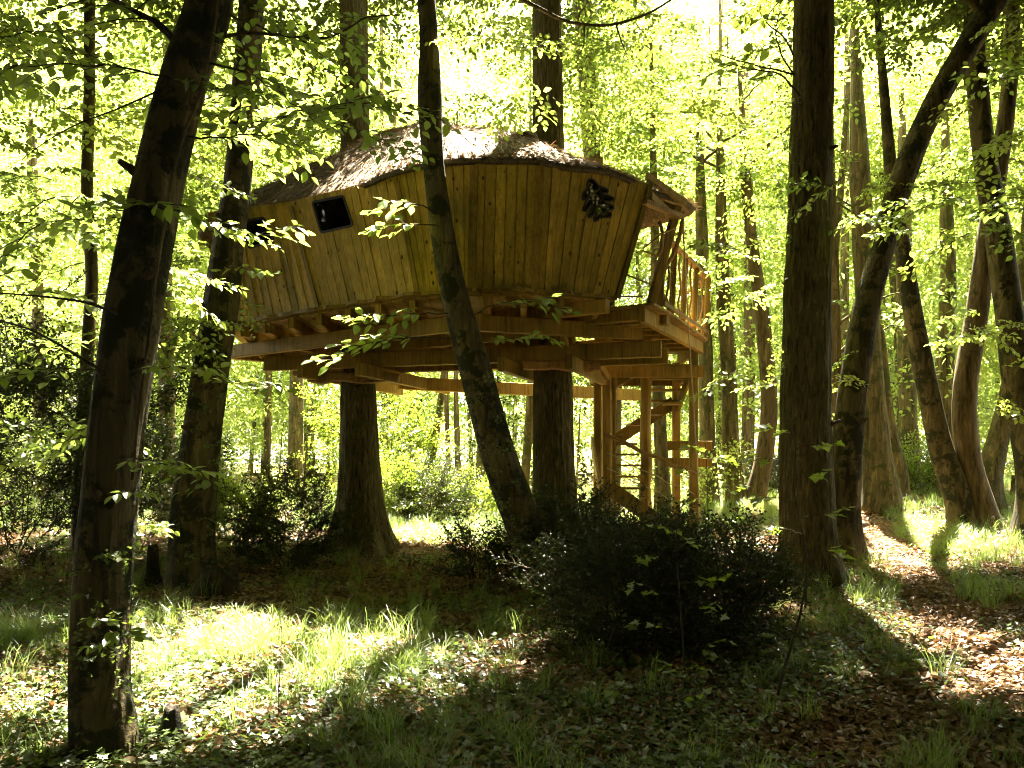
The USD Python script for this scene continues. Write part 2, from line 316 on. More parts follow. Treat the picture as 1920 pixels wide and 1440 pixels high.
def twig_skeleton(g, L, nside, droop=0.12, spread=0.9):
    """A flat spray: a main twig along +x and side twigs; returns (lines, leaf seats (p, yaw))."""
    n = 7; t = np.linspace(0, 1, n)
    bend = g.normal(0, 0.10) * L
    main = np.stack([t * L, bend * t ** 2 + g.normal(0, 0.012 * L, n), -droop * L * t ** 2 + g.normal(0, 0.008 * L, n)], 1); main[0] = 0
    lines, seats = [main], []
    for k in range(nside):
        u = 0.15 + 0.8 * (k + 0.5) / nside; i = u * (n - 1); a = int(i); p = main[a] + (main[min(a + 1, n - 1)] - main[a]) * (i - a)
        side = 1 if k % 2 else -1; yaw = side * (spread + g.normal(0, 0.15)); l = L * 0.46 * (1.15 - u * 0.75) * g.uniform(0.8, 1.2)
        q = np.linspace(0, 1, 5)
        ln = p + np.stack([q * l * math.cos(yaw), q * l * math.sin(yaw), -droop * l * q ** 2 * 1.4 + g.normal(0, 0.03) * l * q], 1)
        lines.append(ln)
    return lines, seats
def spray(seed, L, nside, leaf, step, tilt=0.45, size=(0.8, 1.2), droop=0.12, clump=0.0, twigs=True, tr=0.0035):
    g = np.random.default_rng(seed)
    lines, _ = twig_skeleton(g, L, nside, droop)
    leaves, tw = [], []
    for li, ln in enumerate(lines):
        seg = np.linalg.norm(np.diff(ln, axis=0), axis=1).sum(); m = max(2, int(seg / step))
        for k in range(m):
            u = (k + 0.7) / m; i = u * (len(ln) - 1); a = min(int(i), len(ln) - 2); p = ln[a] + (ln[a + 1] - ln[a]) * (i - a); d = ln[a + 1] - ln[a]
            yaw = math.atan2(d[1], d[0]) + (1 if k % 2 else -1) * g.uniform(0.45, 1.1) * (0.2 if k == m - 1 else 1)
            leaves.append(put(leaf, p + g.normal(0, clump, 3), yaw, g.normal(0.22, tilt * 0.8), g.normal(0, tilt), g.uniform(*size)))
        if twigs: tw.append(tube(ln, np.linspace(tr if li else tr * 1.8, tr * 0.4, len(ln)), 3, False))
    return cat_meshes(leaves), (cat_meshes(tw) if twigs else None)
def clump(seed, R, n, leaf, flat=0.45, tilt=0.6, size=(0.75, 1.25)):
    """A loose cloud of leaves in flattish layers, for foliage some way off."""
    g = np.random.default_rng(seed); out = []
    nl = 5; layers = [(g.uniform(-0.75, 0.75) * R, g.uniform(-0.75, 0.75) * R, (k / (nl - 1) - 0.5) * 2 * flat * R, g.uniform(0.5, 1.0) * R) for k in range(nl)]
    for k in range(n):
        cx, cy, cz, r = layers[g.integers(nl)]
        a = g.uniform(0, 2 * np.pi); q = r * math.sqrt(g.uniform())
        p = np.array([cx + q * math.cos(a), cy + q * math.sin(a), cz - 0.15 * q * q / R + g.normal(0, 0.09 * R)])
        out.append(put(leaf, p, g.uniform(0, 2 * np.pi), g.normal(0.35, tilt), g.normal(0, tilt), g.uniform(*size)))
    return cat_meshes(out)

PROTO = '/World/far_wood'                  # the shapes that the foliage repeats are kept below the first of the instancers
UsdGeom.PointInstancer.Define(stage, PROTO); used[('/World', 'far_wood')] = -1
def proto(name, pieces):
    p = f'{PROTO}/{name}'; UsdGeom.Xform.Define(stage, p)
    for nm, m, mat in pieces: usdkit.mesh(stage, f'{p}/{nm}', m, mat, False)
    return p
SPRAY_NEAR = [proto(f'near_spray_{c}', [(n, m, t) for n, m, t in zip(('leaves', 'twigs'), spray(100 + k, 0.75, 8, leaf_oval(0.085, 0.052), 0.055), (L_BEECH, B_TWIG))]) for k, c in enumerate('abcd')]
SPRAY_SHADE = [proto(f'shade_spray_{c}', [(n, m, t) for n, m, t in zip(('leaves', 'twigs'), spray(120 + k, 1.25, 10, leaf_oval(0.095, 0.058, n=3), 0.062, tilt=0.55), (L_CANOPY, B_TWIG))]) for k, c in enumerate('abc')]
SPRAY_MID = [proto(f'mid_spray_{c}', [(n, m, t) for n, m, t in zip(('leaves', 'twigs'), spray(120 + k, 1.25, 10, leaf_oval(0.095, 0.058, n=3), 0.062, tilt=0.55), (L_BEECH, B_TWIG))]) for k, c in enumerate('abcd')]
CLUMP = [proto(f'leaf_clump_{c}', [('leaves', clump(140 + k, 1.0, 300, leaf_quick(0.125, 0.075)), L_FAR)]) for k, c in enumerate('abcde')]
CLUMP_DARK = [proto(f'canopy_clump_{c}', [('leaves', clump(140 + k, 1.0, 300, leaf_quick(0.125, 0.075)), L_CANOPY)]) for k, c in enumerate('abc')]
CLUMP_FINE = [proto(f'fine_clump_{c}', [('leaves', clump(150 + k, 0.8, 330, leaf_oval(0.085, 0.055, n=2)), L_FAR)]) for k, c in enumerate('abcde')]
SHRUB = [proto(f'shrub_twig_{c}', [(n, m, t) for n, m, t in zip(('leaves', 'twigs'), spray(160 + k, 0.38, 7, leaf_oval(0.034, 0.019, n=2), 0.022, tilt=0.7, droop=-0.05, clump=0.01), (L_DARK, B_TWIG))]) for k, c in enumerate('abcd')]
SHRUB_GREEN = [proto(f'green_twig_{c}', [(n, m, t) for n, m, t in zip(('leaves', 'twigs'), spray(170 + k, 0.42, 7, leaf_oval(0.05, 0.032, n=2), 0.034, tilt=0.6, droop=0.0), (L_MAPLE, B_TWIG))]) for k, c in enumerate('abc')]
IVY_SPRIG = [proto(f'ivy_sprig_{c}', [('leaves', spray(210 + k, 0.34, 3, leaf_star(0.08, 0.078), 0.07, tilt=0.5, twigs=False)[0], L_IVY)]) for k, c in enumerate('ab')]
def twig_heap(seed, n=5, R=0.3):
    g = np.random.default_rng(seed); out = []
    for k in range(n):
        a = g.uniform(0, 6.28); c = np.array([*g.uniform(-R, R, 2), 0.012 + 0.008 * k]); L = g.uniform(0.08, 0.3); d = np.array([math.cos(a), math.sin(a), g.normal(0, 0.05)])
        t = np.linspace(-0.5, 0.5, 5)[:, None]; p = c + d * L * t + g.normal(0, 0.02 * L, (5, 3)); out.append(tube(p, np.linspace(0.005, 0.002, 5) * g.uniform(0.6, 1.4), 4, False))
    return cat_meshes(out)
TWIGS = [proto(f'fallen_twig_{c}', [('twigs', twig_heap(220 + k), B_TWIG)]) for k, c in enumerate('abc')]
def tuft(seed, n, H, spreadr=0.09, w=0.006):
    g = np.random.default_rng(seed); vs = []
    for k in range(n):
        a = g.uniform(0, 2 * np.pi); r = spreadr * math.sqrt(g.uniform()); h = H * g.uniform(0.5, 1.1); lean = g.uniform(0.15, 0.75) * h; yaw = g.uniform(0, 2 * np.pi); ww = w * g.uniform(0.7, 1.3)
        d = np.array([math.cos(yaw), math.sin(yaw), 0]); s = np.array([-d[1], d[0], 0]); b = np.array([r * math.cos(a), r * math.sin(a), -0.02])
        rows = []
        for t in (0, 0.4, 0.75):
            c = b + d * lean * t ** 2 + np.array([0, 0, h * (t - 0.22 * t * t)]); rows += [c - s * ww * (1 - t * 0.6) / 2, c + s * ww * (1 - t * 0.6) / 2]
        rows.append(b + d * lean * 1.05 + np.array([0, 0, h * 0.74]))
        vs.append((np.array(rows), np.array([[0, 1, 3], [0, 3, 2], [2, 3, 5], [2, 5, 4], [4, 5, 6]])))
    return cat_meshes(vs)
GRASS = [proto(f'grass_tuft_{c}', [('blades', tuft(180 + k, 40, 0.42, w=0.0055), L_GRASS)]) for k, c in enumerate('abcd')]
def litter(seed, n, R, leaf, z=(0.004, 0.03), tilt=0.35, size=(0.6, 1.2)):
    g = np.random.default_rng(seed); out = []
    for k in range(n):
        a = g.uniform(0, 2 * np.pi); r = R * math.sqrt(g.uniform())
        out.append(put(leaf, np.array([r * math.cos(a), r * math.sin(a), g.uniform(*z)]), g.uniform(0, 2 * np.pi), g.normal(0, tilt), g.normal(0, tilt), g.uniform(*size)))
    return cat_meshes(out)
LITTER = [proto(f'litter_patch_{c}', [('leaves', litter(190 + k, 74, 0.34, leaf_oval(0.062, 0.038, fold=0.25, n=3)), L_DEAD)]) for k, c in enumerate('abcd')]
COVER = [proto(f'cover_patch_{c}', [('leaves', litter(200 + k, 26, 0.27, leaf_star(0.052, 0.05), z=(0.03, 0.10), tilt=0.3, size=(0.55, 1.25)), L_IVY)]) for k, c in enumerate('abcd')]

def quat_of(yaw, pitch, roll):
    cy, sy, cp, spp, cr, sr = np.cos(yaw/2), np.sin(yaw/2), np.cos(pitch/2), np.sin(pitch/2), np.cos(roll/2), np.sin(roll/2)
    return np.stack([cr*cp*cy + sr*spp*sy, sr*cp*cy - cr*spp*sy, cr*spp*cy + sr*cp*sy, cr*cp*sy - sr*spp*cy], -1)   # w x y z
def scatter(parent, name, protos, P, yaw=None, pitch=None, roll=None, scale=1.0, g=None, kind='stuff', label=None):
    g = g or rng; n = len(P)
    if n == 0: return None
    pp = '/World' if parent is None else str(parent.GetPath())
    pi = UsdGeom.PointInstancer.Define(stage, numbered(pp, name))
    pi.CreatePrototypesRel().SetTargets([Sdf.Path(p) for p in protos])
    yaw = g.uniform(0, 2 * np.pi, n) if yaw is None else np.broadcast_to(yaw, n)
    pitch = np.zeros(n) if pitch is None else np.broadcast_to(pitch, n); roll = np.zeros(n) if roll is None else np.broadcast_to(roll, n)
    pi.CreateProtoIndicesAttr(Vt.IntArray.FromNumpy(g.integers(0, len(protos), n).astype(np.int32)))
    pi.CreatePositionsAttr(Vt.Vec3fArray.FromNumpy((np.asarray(P) - base_of(pp)).astype(np.float32)))
    q4 = quat_of(yaw, pitch, roll)
    pi.CreateOrientationsAttr(Vt.QuathArray([Gf.Quath(float(a), float(b), float(c), float(d)) for a, b, c, d in q4]))
    sc = np.broadcast_to(scale, n).astype(np.float32)
    pi.CreateScalesAttr(Vt.Vec3fArray.FromNumpy(np.repeat(sc[:, None], 3, 1)))
    tag(pi, label, kind=kind)
    return pi

# sun flecks: where the canopy is open along the direction of the sun (point, radius of the opening)
FLECKS = [(gp(px, py), r) for px, py, r in [
    (300, 1365, 0.18), (340, 1300, 0.24), (400, 1240, 0.26), (440, 1205, 0.22), (590, 1250, 0.2), (600, 1310, 0.24), (580, 1385, 0.16), (985, 1295, 0.10), (60, 1195, 0.3),
    (820, 1025, 1.3), (700, 1010, 1.2), (950, 1000, 1.0), (1700, 1000, 1.0), (1850, 1020, 1.1), (1440, 1025, 0.6), (1620, 970, 1.0), (1860, 1315, 0.28), (1900, 1285, 0.3), (1535, 1165, 0.28), (1620, 1140, 0.2), (1720, 1075, 0.5), (1590, 1290, 0.2), (1500, 1260, 0.12), (1760, 1205, 0.2),
    (1350, 950, 1.2), (540, 960, 1.0), (430, 960, 0.7)]]
FLECKS += [(at(*p), r) for p, r in [((760, 275, 11.0), 0.45), ((700, 305, 10.8), 0.4), ((600, 335, 11.4), 0.35), ((900, 275, 10.6), 0.3), ((1100, 305, 10.8), 0.4), ((690, 640, 9.2), 0.34), ((735, 390, 9.2), 0.3), ((490, 440, 9.6), 0.35), ((980, 565, 9.2), 0.28),
    ((520, 180, 6.0), 0.6), ((80, 430, 6.5), 0.6), ((1760, 300, 9.0), 0.7), ((1300, 200, 13.0), 1.2), ((1700, 650, 13.0), 1.0), ((1400, 560, 14.0), 1.0), ((600, 200, 9.0), 0.6), ((860, 120, 9.0), 0.5),
    ((620, 850, 18.0), 1.5), ((800, 850, 20.0), 2.0), ((960, 840, 19.0), 1.5), ((540, 790, 18.0), 1.4), ((1120, 850, 20.0), 1.6), ((1200, 880, 18.0), 1.2), ((700, 760, 22.0), 2.0), ((900, 760, 23.0), 2.0), ((850, 900, 17.0), 1.3), ((500, 900, 17.0), 1.3)]]
FC = np.array([f[0] for f in FLECKS]); FR = np.array([f[1] for f in FLECKS])
def open_to_sun(P, extra=0.35):
    """False for points that stand between the sun and one of the flecks."""
    d = P[:, None] - FC[None]; s = d @ S
    away = np.linalg.norm(d - s[..., None] * S, axis=-1)
    return ~((away < FR + extra) & (s > 0.6)).any(1)

# ------------------------------------------------------------------ trees
def trunk_mesh(path, sides=20, step=0.15, seed=0, flare=0.6, ridge=0.05, lump=0.07, flare_h=0.35):
    """path rows (x, y, z, r) from the root up."""
    p = np.asarray(path, float)
    n = max(6, int(np.linalg.norm(np.diff(p[:, :3], axis=0), axis=1).sum() / step))
    q = smooth_path(p, n); ang = np.arange(sides) * 2 * np.pi / sides
    z = q[:, 2] - q[0, 2]
    g = np.random.default_rng(seed); ph = g.uniform(0, 6.28, 3)
    A, Z = np.meshgrid(ang, z)
    pts = np.stack([np.cos(A) * 1.3 + seed * 3.1, np.sin(A) * 1.3, Z * 1.1], -1)
    k = sides / 9.0
    pts2 = np.stack([np.cos(A) * k, np.sin(A) * k + seed, Z * 1.6], -1)
    r = q[:, 3][:, None] * (1 + lump * 2 * (meshkit.noise(pts, seed) - 0.5) + ridge * 2 * (meshkit.noise(pts2, seed + 1) - 0.5))
    fl = flare * np.exp(-np.maximum(Z - 0.1, 0) / flare_h) * (1 + 0.4 * np.sin(4 * A + ph[0]) + 0.3 * np.sin(7 * A + ph[1]))
    r = r * (1 + np.maximum(fl, -0.1))
    return tube(q[:, :3], r, sides)
def pix_path(pix, Y, dY=0.0, top=None, base_py=None):
    """Root-to-top rows (x, y, z, r) from pixel points listed top to bottom as (px, py, width)."""
    pix = pix[::-1]; n = len(pix); out = []
    for k, (px, py, w) in enumerate(pix):
        yy = Y + dY * k / max(n - 1, 1); c = at(px, py, yy); out.append([*c, w / 2 / F * yy])
    b = out[0]; gz = float(ground_z(b[0], b[1])) - 0.12
    if b[2] > gz + 0.08:
        out.insert(0, [b[0] - (out[1][0] - b[0]) * 0.15 * 0, b[1], gz, b[3] * 1.06])
    else: out[0][2] = gz
    out = np.array(out)
    if top and out[-1, 2] < top:
        d = out[-1] - out[-2]; d3 = d[:3] / np.linalg.norm(d[:3])
        h = top - out[-1, 2]; e = out[-1].copy(); 
        for t in (0.5, 1.0):
            o = out[-1] * 0 + e; o[:3] = e[:3] + (d3 * 0.6 + np.array([0, 0, 0.55])) * h * t; o[2] = e[2] + h * t; o[3] = e[3] * (1 - 0.72 * t); out = np.vstack([out, o])
    return out
def crown_points(g, c, R, H, n, layers=None, hollow=0.35):
    """Points through a crown's volume, set in uneven tiers."""
    out = []
    while len(out) < n:
        u = g.normal(size=3); u /= np.linalg.norm(u); r = g.uniform(hollow, 1) ** 0.6
        p = u * r * np.array([R, R, H]); 
        if layers: p[2] = round(p[2] / layers) * layers + g.normal(0, layers * 0.22)
        out.append(c + p)
    return np.array(out)
def limb(a, b, r, g, sag=0.1, n=9, sides=6):
    t = np.linspace(0, 1, n)[:, None]; a, b = np.asarray(a), np.asarray(b); L = np.linalg.norm(b - a)
    p = a * (1 - t) + b * t + np.array([0, 0, 1.0]) * (np.sin(t * np.pi) * sag * L)
    p[1:-1] += g.normal(0, 0.02 * L, (n - 2, 3))
    return tube(p, np.linspace(r, r * 0.3, n), sides)
ALL_CROWN = []
def tree(name, label, pix, Y, bark, dY=0.0, top=13.0, sides=20, step=0.15, flare=0.6, ridge=0.05, lump=0.07, group=None, crown=None, seed=0, smooth=True, limbs=4, protos=None, cat='tree', path=None, fh=0.35):
    """crown: list of (dx, dy, z, R, H, n, scale) about the trunk's axis."""
    g = np.random.default_rng(1000 + seed)
    p = pix_path(pix, Y, dY, top) if path is None else np.asarray(path, float)
    t = thing(name, label, cat, (p[0, 0], p[0, 1], p[0, 2] + 0.12), group)
    part(t, 'trunk', trunk_mesh(p, sides, step, seed, flare, ridge, lump, fh), bark, smooth)
    def axis(z):
        return np.array([np.interp(z, p[:, 2], p[:, k]) for k in range(4)])
    P, SC = [], []
    for dx, dy, z, R, H, n, s in (crown or []):
        a = axis(min(z, p[-1, 2])); c = np.array([a[0] + dx, a[1] + dy, z])
        q = crown_points(g, c, R, H, n, layers=0.55); P.append(q); SC.append(g.uniform(0.8, 1.25, n) * s)
        for k in range(limbs):
            e = q[g.integers(len(q))]
            if open_to_sun(e[None], 0.1)[0]:
                s0 = axis(max(p[0, 2] + 2.5, min(e[2] - 0.8, p[-1, 2] - 0.2))); part(t, 'limb', limb(s0[:3], e, max(0.014, min(0.06, s0[3] * 0.4)), g), bark if bark is not B_OAK else B_MID, True)
    if P:
        P, SC = np.vstack(P), np.hstack(SC); ok = open_to_sun(P, 1.35 if protos is CLUMP else 1.0 if protos in (CLUMP, CLUMP_FINE) else 0.42) & (P[:, 2] > ground_z(P[:, 0], P[:, 1]) + 0.3) & ~((P[:, 1] < 3.2) & (P[:, 2] < 4.2))
        scatter(t, 'crown', protos or SPRAY_MID, P[ok], pitch=g.normal(0.1, 0.2, ok.sum()), roll=g.normal(0, 0.2, ok.sum()), scale=SC[ok], g=g)
    return t, p, axis

def leafy_branch(t, pts, r, nside, leafL, seed, bark=B_TWIG, leafmat=None, spread=0.9, side_len=0.42, step=None, star=False, tilt=0.3):
    """A branch close enough to show its leaves: part of tree t; every leaf is a sub-part."""
    g = np.random.default_rng(seed); leafmat = leafmat or L_BEECH
    main = smooth_path(np.c_[np.asarray(pts, float), np.zeros(len(pts))], 14)[:, :3]; n = len(main)
    main[1:-1] += g.normal(0, 0.006, (n - 2, 3))
    L = np.linalg.norm(np.diff(main, axis=0), axis=1).sum(); lines = [main]
    for k in range(nside):
        u = 0.25 + 0.72 * (k + 0.5) / nside; i = u * (n - 1); a = int(i); p = main[a] + (main[min(a + 1, n - 1)] - main[a]) * (i - a)
        d = main[min(a + 1, n - 1)] - main[max(a - 1, 0)]; yaw = math.atan2(d[1], d[0]) + (1 if k % 2 else -1) * (spread + g.normal(0, 0.2)); l = side_len * L * (1.2 - 0.7 * u) * g.uniform(0.7, 1.2)
        qq = np.linspace(0, 1, 5)
        lines.append(p + np.stack([qq * l * math.cos(yaw), qq * l * math.sin(yaw), g.normal(0.0, 0.1) * l * qq - 0.15 * l * qq ** 2], 1))
    br = part(t, 'branch', cat_meshes([tube(ln, np.linspace(r if i == 0 else r * 0.45, r * 0.25, len(ln)), 5) for i, ln in enumerate(lines)]), bark, True)
    step = step or leafL * 0.72; base = leaf_star(leafL, leafL * 0.95) if star else leaf_oval(leafL, leafL * 0.62, n=4)
    for li, ln in enumerate(lines):
        seg = np.linalg.norm(np.diff(ln, axis=0), axis=1).sum(); m = max(3, int(seg / step)); lo = 0.35 if li == 0 else 0.15
        for k in range(m):
            u = lo + (1 - lo) * (k + 0.6) / m; i = u * (len(ln) - 1); a = min(int(i), len(ln) - 2); p = ln[a] + (ln[a + 1] - ln[a]) * (i - a); d = ln[a + 1] - ln[a]
            yaw = math.atan2(d[1], d[0]) + (1 if k % 2 else -1) * g.uniform(0.4, 1.05) * (0.2 if k == m - 1 else 1)
            part(br, 'leaf', put(base, p, yaw, g.normal(0.25, tilt), g.normal(0, tilt), g.uniform(0.75, 1.2)), leafmat)
    return br
#MAIN
# ------------------------------------------------------------------ the tree house
ZB, ZT = 3.65, 5.0
hut = thing('tree_house', 'wooden cabin with outward leaning plank walls and brushwood roof between two oaks', 'tree house', (-1.2, 12.3, ZB))
def flat_poly_mesh(origin, ux, uy, poly, th, off=0.0):
    """A shapely polygon in the plane (ux, uy) at origin, th thick along the plane's normal (towards the outside), off proud."""
    n = np.cross(ux, uy)
    ms = []
    for g in getattr(poly, 'geoms', [poly]):
        if g.geom_type != 'Polygon' or g.area < 1e-5: continue
        e = trimesh.creation.extrude_polygon(g, th, engine='earcut'); v = e.vertices
        ms.append((origin + v[:, :1] * ux + v[:, 1:2] * uy + (v[:, 2:3] + off) * n, e.faces))
    return cat_meshes(ms) if ms else None
bot = [atz(*p, ZB) for p in [(430, 608), (600, 578), (785, 549), (885, 543), (1003, 543), (1150, 557)]]
topp = [atz(*p, ZT + 0.06) for p in [(392, 398), (547, 378), (745, 330), (890, 297), (1012, 298), (1213, 345)]]
counts = [11, 12, 8, 6, 11]
def oak_leaf(s):
    """The outline of a lobed oak leaf, tip at the lower right."""
    from shapely.geometry import Point
    from shapely import union_all
    def lobe(cx, cy, l, w, a): return affinity.translate(affinity.rotate(affinity.scale(Point(0, 0).buffer(1, 10), l / 2, w / 2), a, origin=(0, 0)), cx, cy)
    P = [lobe(0, 0, 0.96, 0.34, 0)]
    for x, l in ((-0.28, 0.34), (-0.06, 0.42), (0.15, 0.36), (0.33, 0.24)):
        for q in (1, -1): P.append(lobe(x + 0.10 + 0.03 * q, q * 0.22 * l / 0.4, l, 0.125, q * 58))
    P = union_all(P).buffer(-0.015).buffer(0.03)
    return affinity.rotate(affinity.scale(P, s, s, origin=(0, 0)), -58, origin=(0, 0))
C0 = np.array([-1.2, 12.5])
def bl(i, u, v):
    """A point on the ruled wall panel i: u along the foot, v from foot to eave."""
    u, v = np.asarray(u, float)[..., None], np.asarray(v, float)[..., None]
    return (bot[i] * (1 - u) + bot[i + 1] * u) * (1 - v) + (topp[i] * (1 - u) + topp[i + 1] * u) * v
def nrm_at(i, u):
    u = np.asarray(u, float)[..., None]
    n = np.cross(bot[i + 1] - bot[i], (topp[i] - bot[i]) * (1 - u) + (topp[i + 1] - bot[i + 1]) * u)
    return n / np.linalg.norm(n, axis=-1, keepdims=True)
def panel(i, poly, th, off):
    ms = []
    for g in getattr(poly, 'geoms', [poly]):
        if g.geom_type != 'Polygon' or g.area < 1e-5: continue
        e = trimesh.creation.extrude_polygon(g, 1.0, engine='earcut'); v = e.vertices
        ms.append((bl(i, v[:, 0], v[:, 1]) + nrm_at(i, v[:, 0]) * (off + th * v[:, 2:3]), e.faces))
    return cat_meshes(ms) if ms else None
def uv_of(i, px, py):
    from scipy.optimize import fsolve
    def miss(q):
        p = bl(i, q[0], q[1]); return [960 + p[0] / p[1] * F - px, HOR - (p[2] - EYE) / p[1] * F - py]
    return fsolve(miss, [0.5, 0.5])
size = lambda i: (np.linalg.norm(bl(i, 1, .5) - bl(i, 0, .5)), np.linalg.norm(bl(i, .5, 1) - bl(i, .5, 0)))
def rounded(i, pix, r):
    w, h = size(i); P = affinity.scale(Polygon([uv_of(i, *p) for p in pix]), w, h, origin=(0, 0)).buffer(-r).buffer(r)
    return affinity.scale(P, 1 / w, 1 / h, origin=(0, 0))
w1 = rounded(1, [(588, 378), (648, 366), (667, 424), (605, 438)], 0.05)
w0 = rounded(0, [(457, 412), (498, 406), (519, 452), (470, 466)], 0.05)
w_, h_ = size(4); lc = uv_of(4, 1116, 373)
w4 = affinity.translate(affinity.scale(oak_leaf(0.50), 1 / w_, 1 / h_, origin=(0, 0)), *lc)
holes = {0: w0, 1: w1, 4: w4}
def grow(i, poly, d):
    w, h = size(i); return affinity.scale(affinity.scale(poly, w, h, origin=(0, 0)).buffer(d), 1 / w, 1 / h, origin=(0, 0))
for i in range(5):
    N = counts[i]; g = np.random.default_rng(40 + i); hole = holes.get(i); w = size(i)[0]
    cuts = np.linspace(0, 1, N + 1); cuts[1:-1] += g.normal(0, 0.008, N - 1)
    for k in range(N):
        gap = 0.005 / w; a, b = cuts[k] + gap, cuts[k + 1] - gap
        poly = Polygon([(a, -0.004), (b, -0.004 + g.normal(0, 0.004)), (b, 1), (a, 1)])
        if hole is not None: poly = poly.difference(hole)
        m = panel(i, poly, 0.022, g.uniform(0.0, 0.012))
        if m: part(hut, 'plank', m, W_PLANK)
    full = sbox(0.0, 0.0, 1.0, 1.0)
    if hole is not None: full = full.difference(grow(i, hole, 0.03))
    part(hut, 'lining', panel(i, full, 0.03, -0.05), W_TRIM)
    if i < 4:      # cover board on the joint between two panels
        nn = nrm_at(i, 1.0) + nrm_at(i + 1, 0.0); nn /= np.linalg.norm(nn)
        part(hut, 'cover_board', beam(bot[i + 1] + nn * 0.038, topp[i + 1] + nn * 0.038 - (topp[i + 1] - bot[i + 1]) * 0.05, 0.10 if i >= 2 else 0.07, 0.02, up=nn), W_TRIM)
    if hole is not None:
        rim = 0.025 if i != 4 else 0.012
        fr = part(hut, 'window' if i != 4 else 'leaf_window', panel(i, grow(i, hole, 0.004).difference(grow(i, hole, -rim)), 0.06, -0.016), DARKFRAME, label=None if i != 4 else 'window cut in the outline of an oak leaf')
        part(fr, 'pane', panel(i, grow(i, hole, -rim * 0.5), 0.006, 0.004), GLASS)
# end post of the plank wall beside the porch
u5 = (bot[5] - bot[4]) / np.linalg.norm(bot[5] - bot[4])
part(hut, 'corner_post', beam(bot[5] + u5 * 0.045, topp[5] + u5 * 0.045 + np.array([0, 0, 0.03]), 0.07, 0.10, up=nrm_at(4, 1.0)), W_TRIM)
# back walls (seen through the porch and from below)
back_b = [bot[5] + np.array([0.1, 1.0, 0]), np.array([1.0, 12.9, ZB]), np.array([0.1, 14.6, ZB]), np.array([-2.6, 15.6, ZB]), np.array([-4.7, 14.6, ZB]), bot[0]]
back_t = [p + np.array([(p[0] - C0[0]) * 0.1, (p[1] - C0[1]) * 0.1, ZT - ZB]) for p in back_b[:-1]] + [topp[0]]
for i in range(5):
    a, b, c, d = back_b[i], back_b[i + 1], back_t[i + 1], back_t[i]
    nm = max(6, int(np.linalg.norm(b - a) / 0.16))
    for k in range(nm):
        u, w = (k + 0.02) / nm, (k + 0.98) / nm
        p = [a + (b - a) * u, a + (b - a) * w, d + (c - d) * w, d + (c - d) * u]; n = np.cross(b - a, d - a); n /= np.linalg.norm(n)
        if i == 0: continue
        v = np.array(p + [x - n * 0.025 for x in p]); part(hut, 'back_plank', trimesh.convex.convex_hull(v), W_PLANK)
# floor, its live edge and the timbers beneath
ring = [p[:2] for p in bot] + [p[:2] for p in back_b[1:-1]]
floor_poly = Polygon(ring).buffer(0.02)
minx, miny, maxx, maxy = floor_poly.bounds
x = minx
while x < maxx:
    s = floor_poly.intersection(sbox(x + 0.003, miny, x + 0.157, maxy))
    m = flat_poly_mesh(np.array([0, 0, ZB - 0.075]), np.array([1.0, 0, 0]), np.array([0, 1.0, 0]), s, 0.035)
    if m: part(hut, 'floor_board', m, W_BEAM)
    x += 0.16
for i in range(5):
    a, b = bot[i], bot[i + 1]; n = 14; t = np.linspace(-0.01, 1.01, n)[:, None]; out = np.cross(b - a, [0, 0, 1.0]); out /= np.linalg.norm(out)
    g = np.random.default_rng(60 + i); w = 0.10 + 0.035 * g.normal(size=n)
    if i: w[0] = wl
    wl = w[-1]
    e = a * (1 - t) + b * t
    rows = np.stack([e - out * 0.05 + [0, 0, -0.002], e + out * w[:, None] + [0, 0, -0.004], e + out * w[:, None] * 1.0 + [0, 0, -0.045], e - out * 0.05 + [0, 0, -0.04]], 1)
    v = rows.reshape(-1, 3); f = []
    for k in range(n - 1):
        for s in range(4):
            p, q2 = k * 4 + s, k * 4 + (s + 1) % 4; f += [(p, q2, q2 + 4), (p, q2 + 4, p + 4)]
    f += [(0, 2, 1), (0, 3, 2), (4*n-4, 4*n-3, 4*n-2), (4*n-4, 4*n-2, 4*n-1)]
    part(hut, 'edge_board', (v, np.array(f)), W_TRIM)
# joists running back under the floor, their ends standing out under the edge
zj = ZB - 0.155
for k, x in enumerate(np.arange(-4.0, 1.4, 0.46)):
    seg = floor_poly.intersection(sbox(x - 0.005, 0, x + 0.005, 30)).bounds
    yf, yb = seg[1] - 0.04 + 0.05 * math.sin(k * 2.3), seg[3] - 0.1
    part(hut, 'joist', beam((x, yf, zj), (x + 0.05, yb, zj), 0.075, 0.155), W_BEAM)
P1, P2, P3 = np.array([-4.55, 13.25]), np.array([-0.55, 10.32]), np.array([1.75, 11.2])
def b2(name, a, b, z, w=0.10, h=0.2, mat=None, label=None): return part(hut, name, beam((*a, z), (*b, z), w, h), mat or W_BEAM, label=label)
zb = ZB - 0.345
b2('main_beam', P1, P2 + [0.15, -0.11], zb); b2('main_beam', P2 + [0.02, 0.05], P3, zb)
b2('main_beam', P1 + [0.04, 0.1], np.array([-2.3, 15.4]), zb); b2('main_beam', np.array([-2.3, 15.3]), np.array([1.6, 14.6]), zb)
b2('main_beam', P3 + [0, 0.1], np.array([1.9, 14.7]), zb)
for o in (0.95, 1.9, 2.85):
    d = np.array([0.59, 0.80]) * o; b2('cross_beam', P1 + d + [0.15, -0.1], P2 + d + [0.3, -0.2], zb - 0.003)
for u in (0.2, 0.42, 0.62, 0.82):
    s = P1 * (1 - u) + P2 * u; b2('cross_beam', s, s + np.array([0.59, 0.80]) * 3.0, zb + 0.06, 0.07, 0.1)
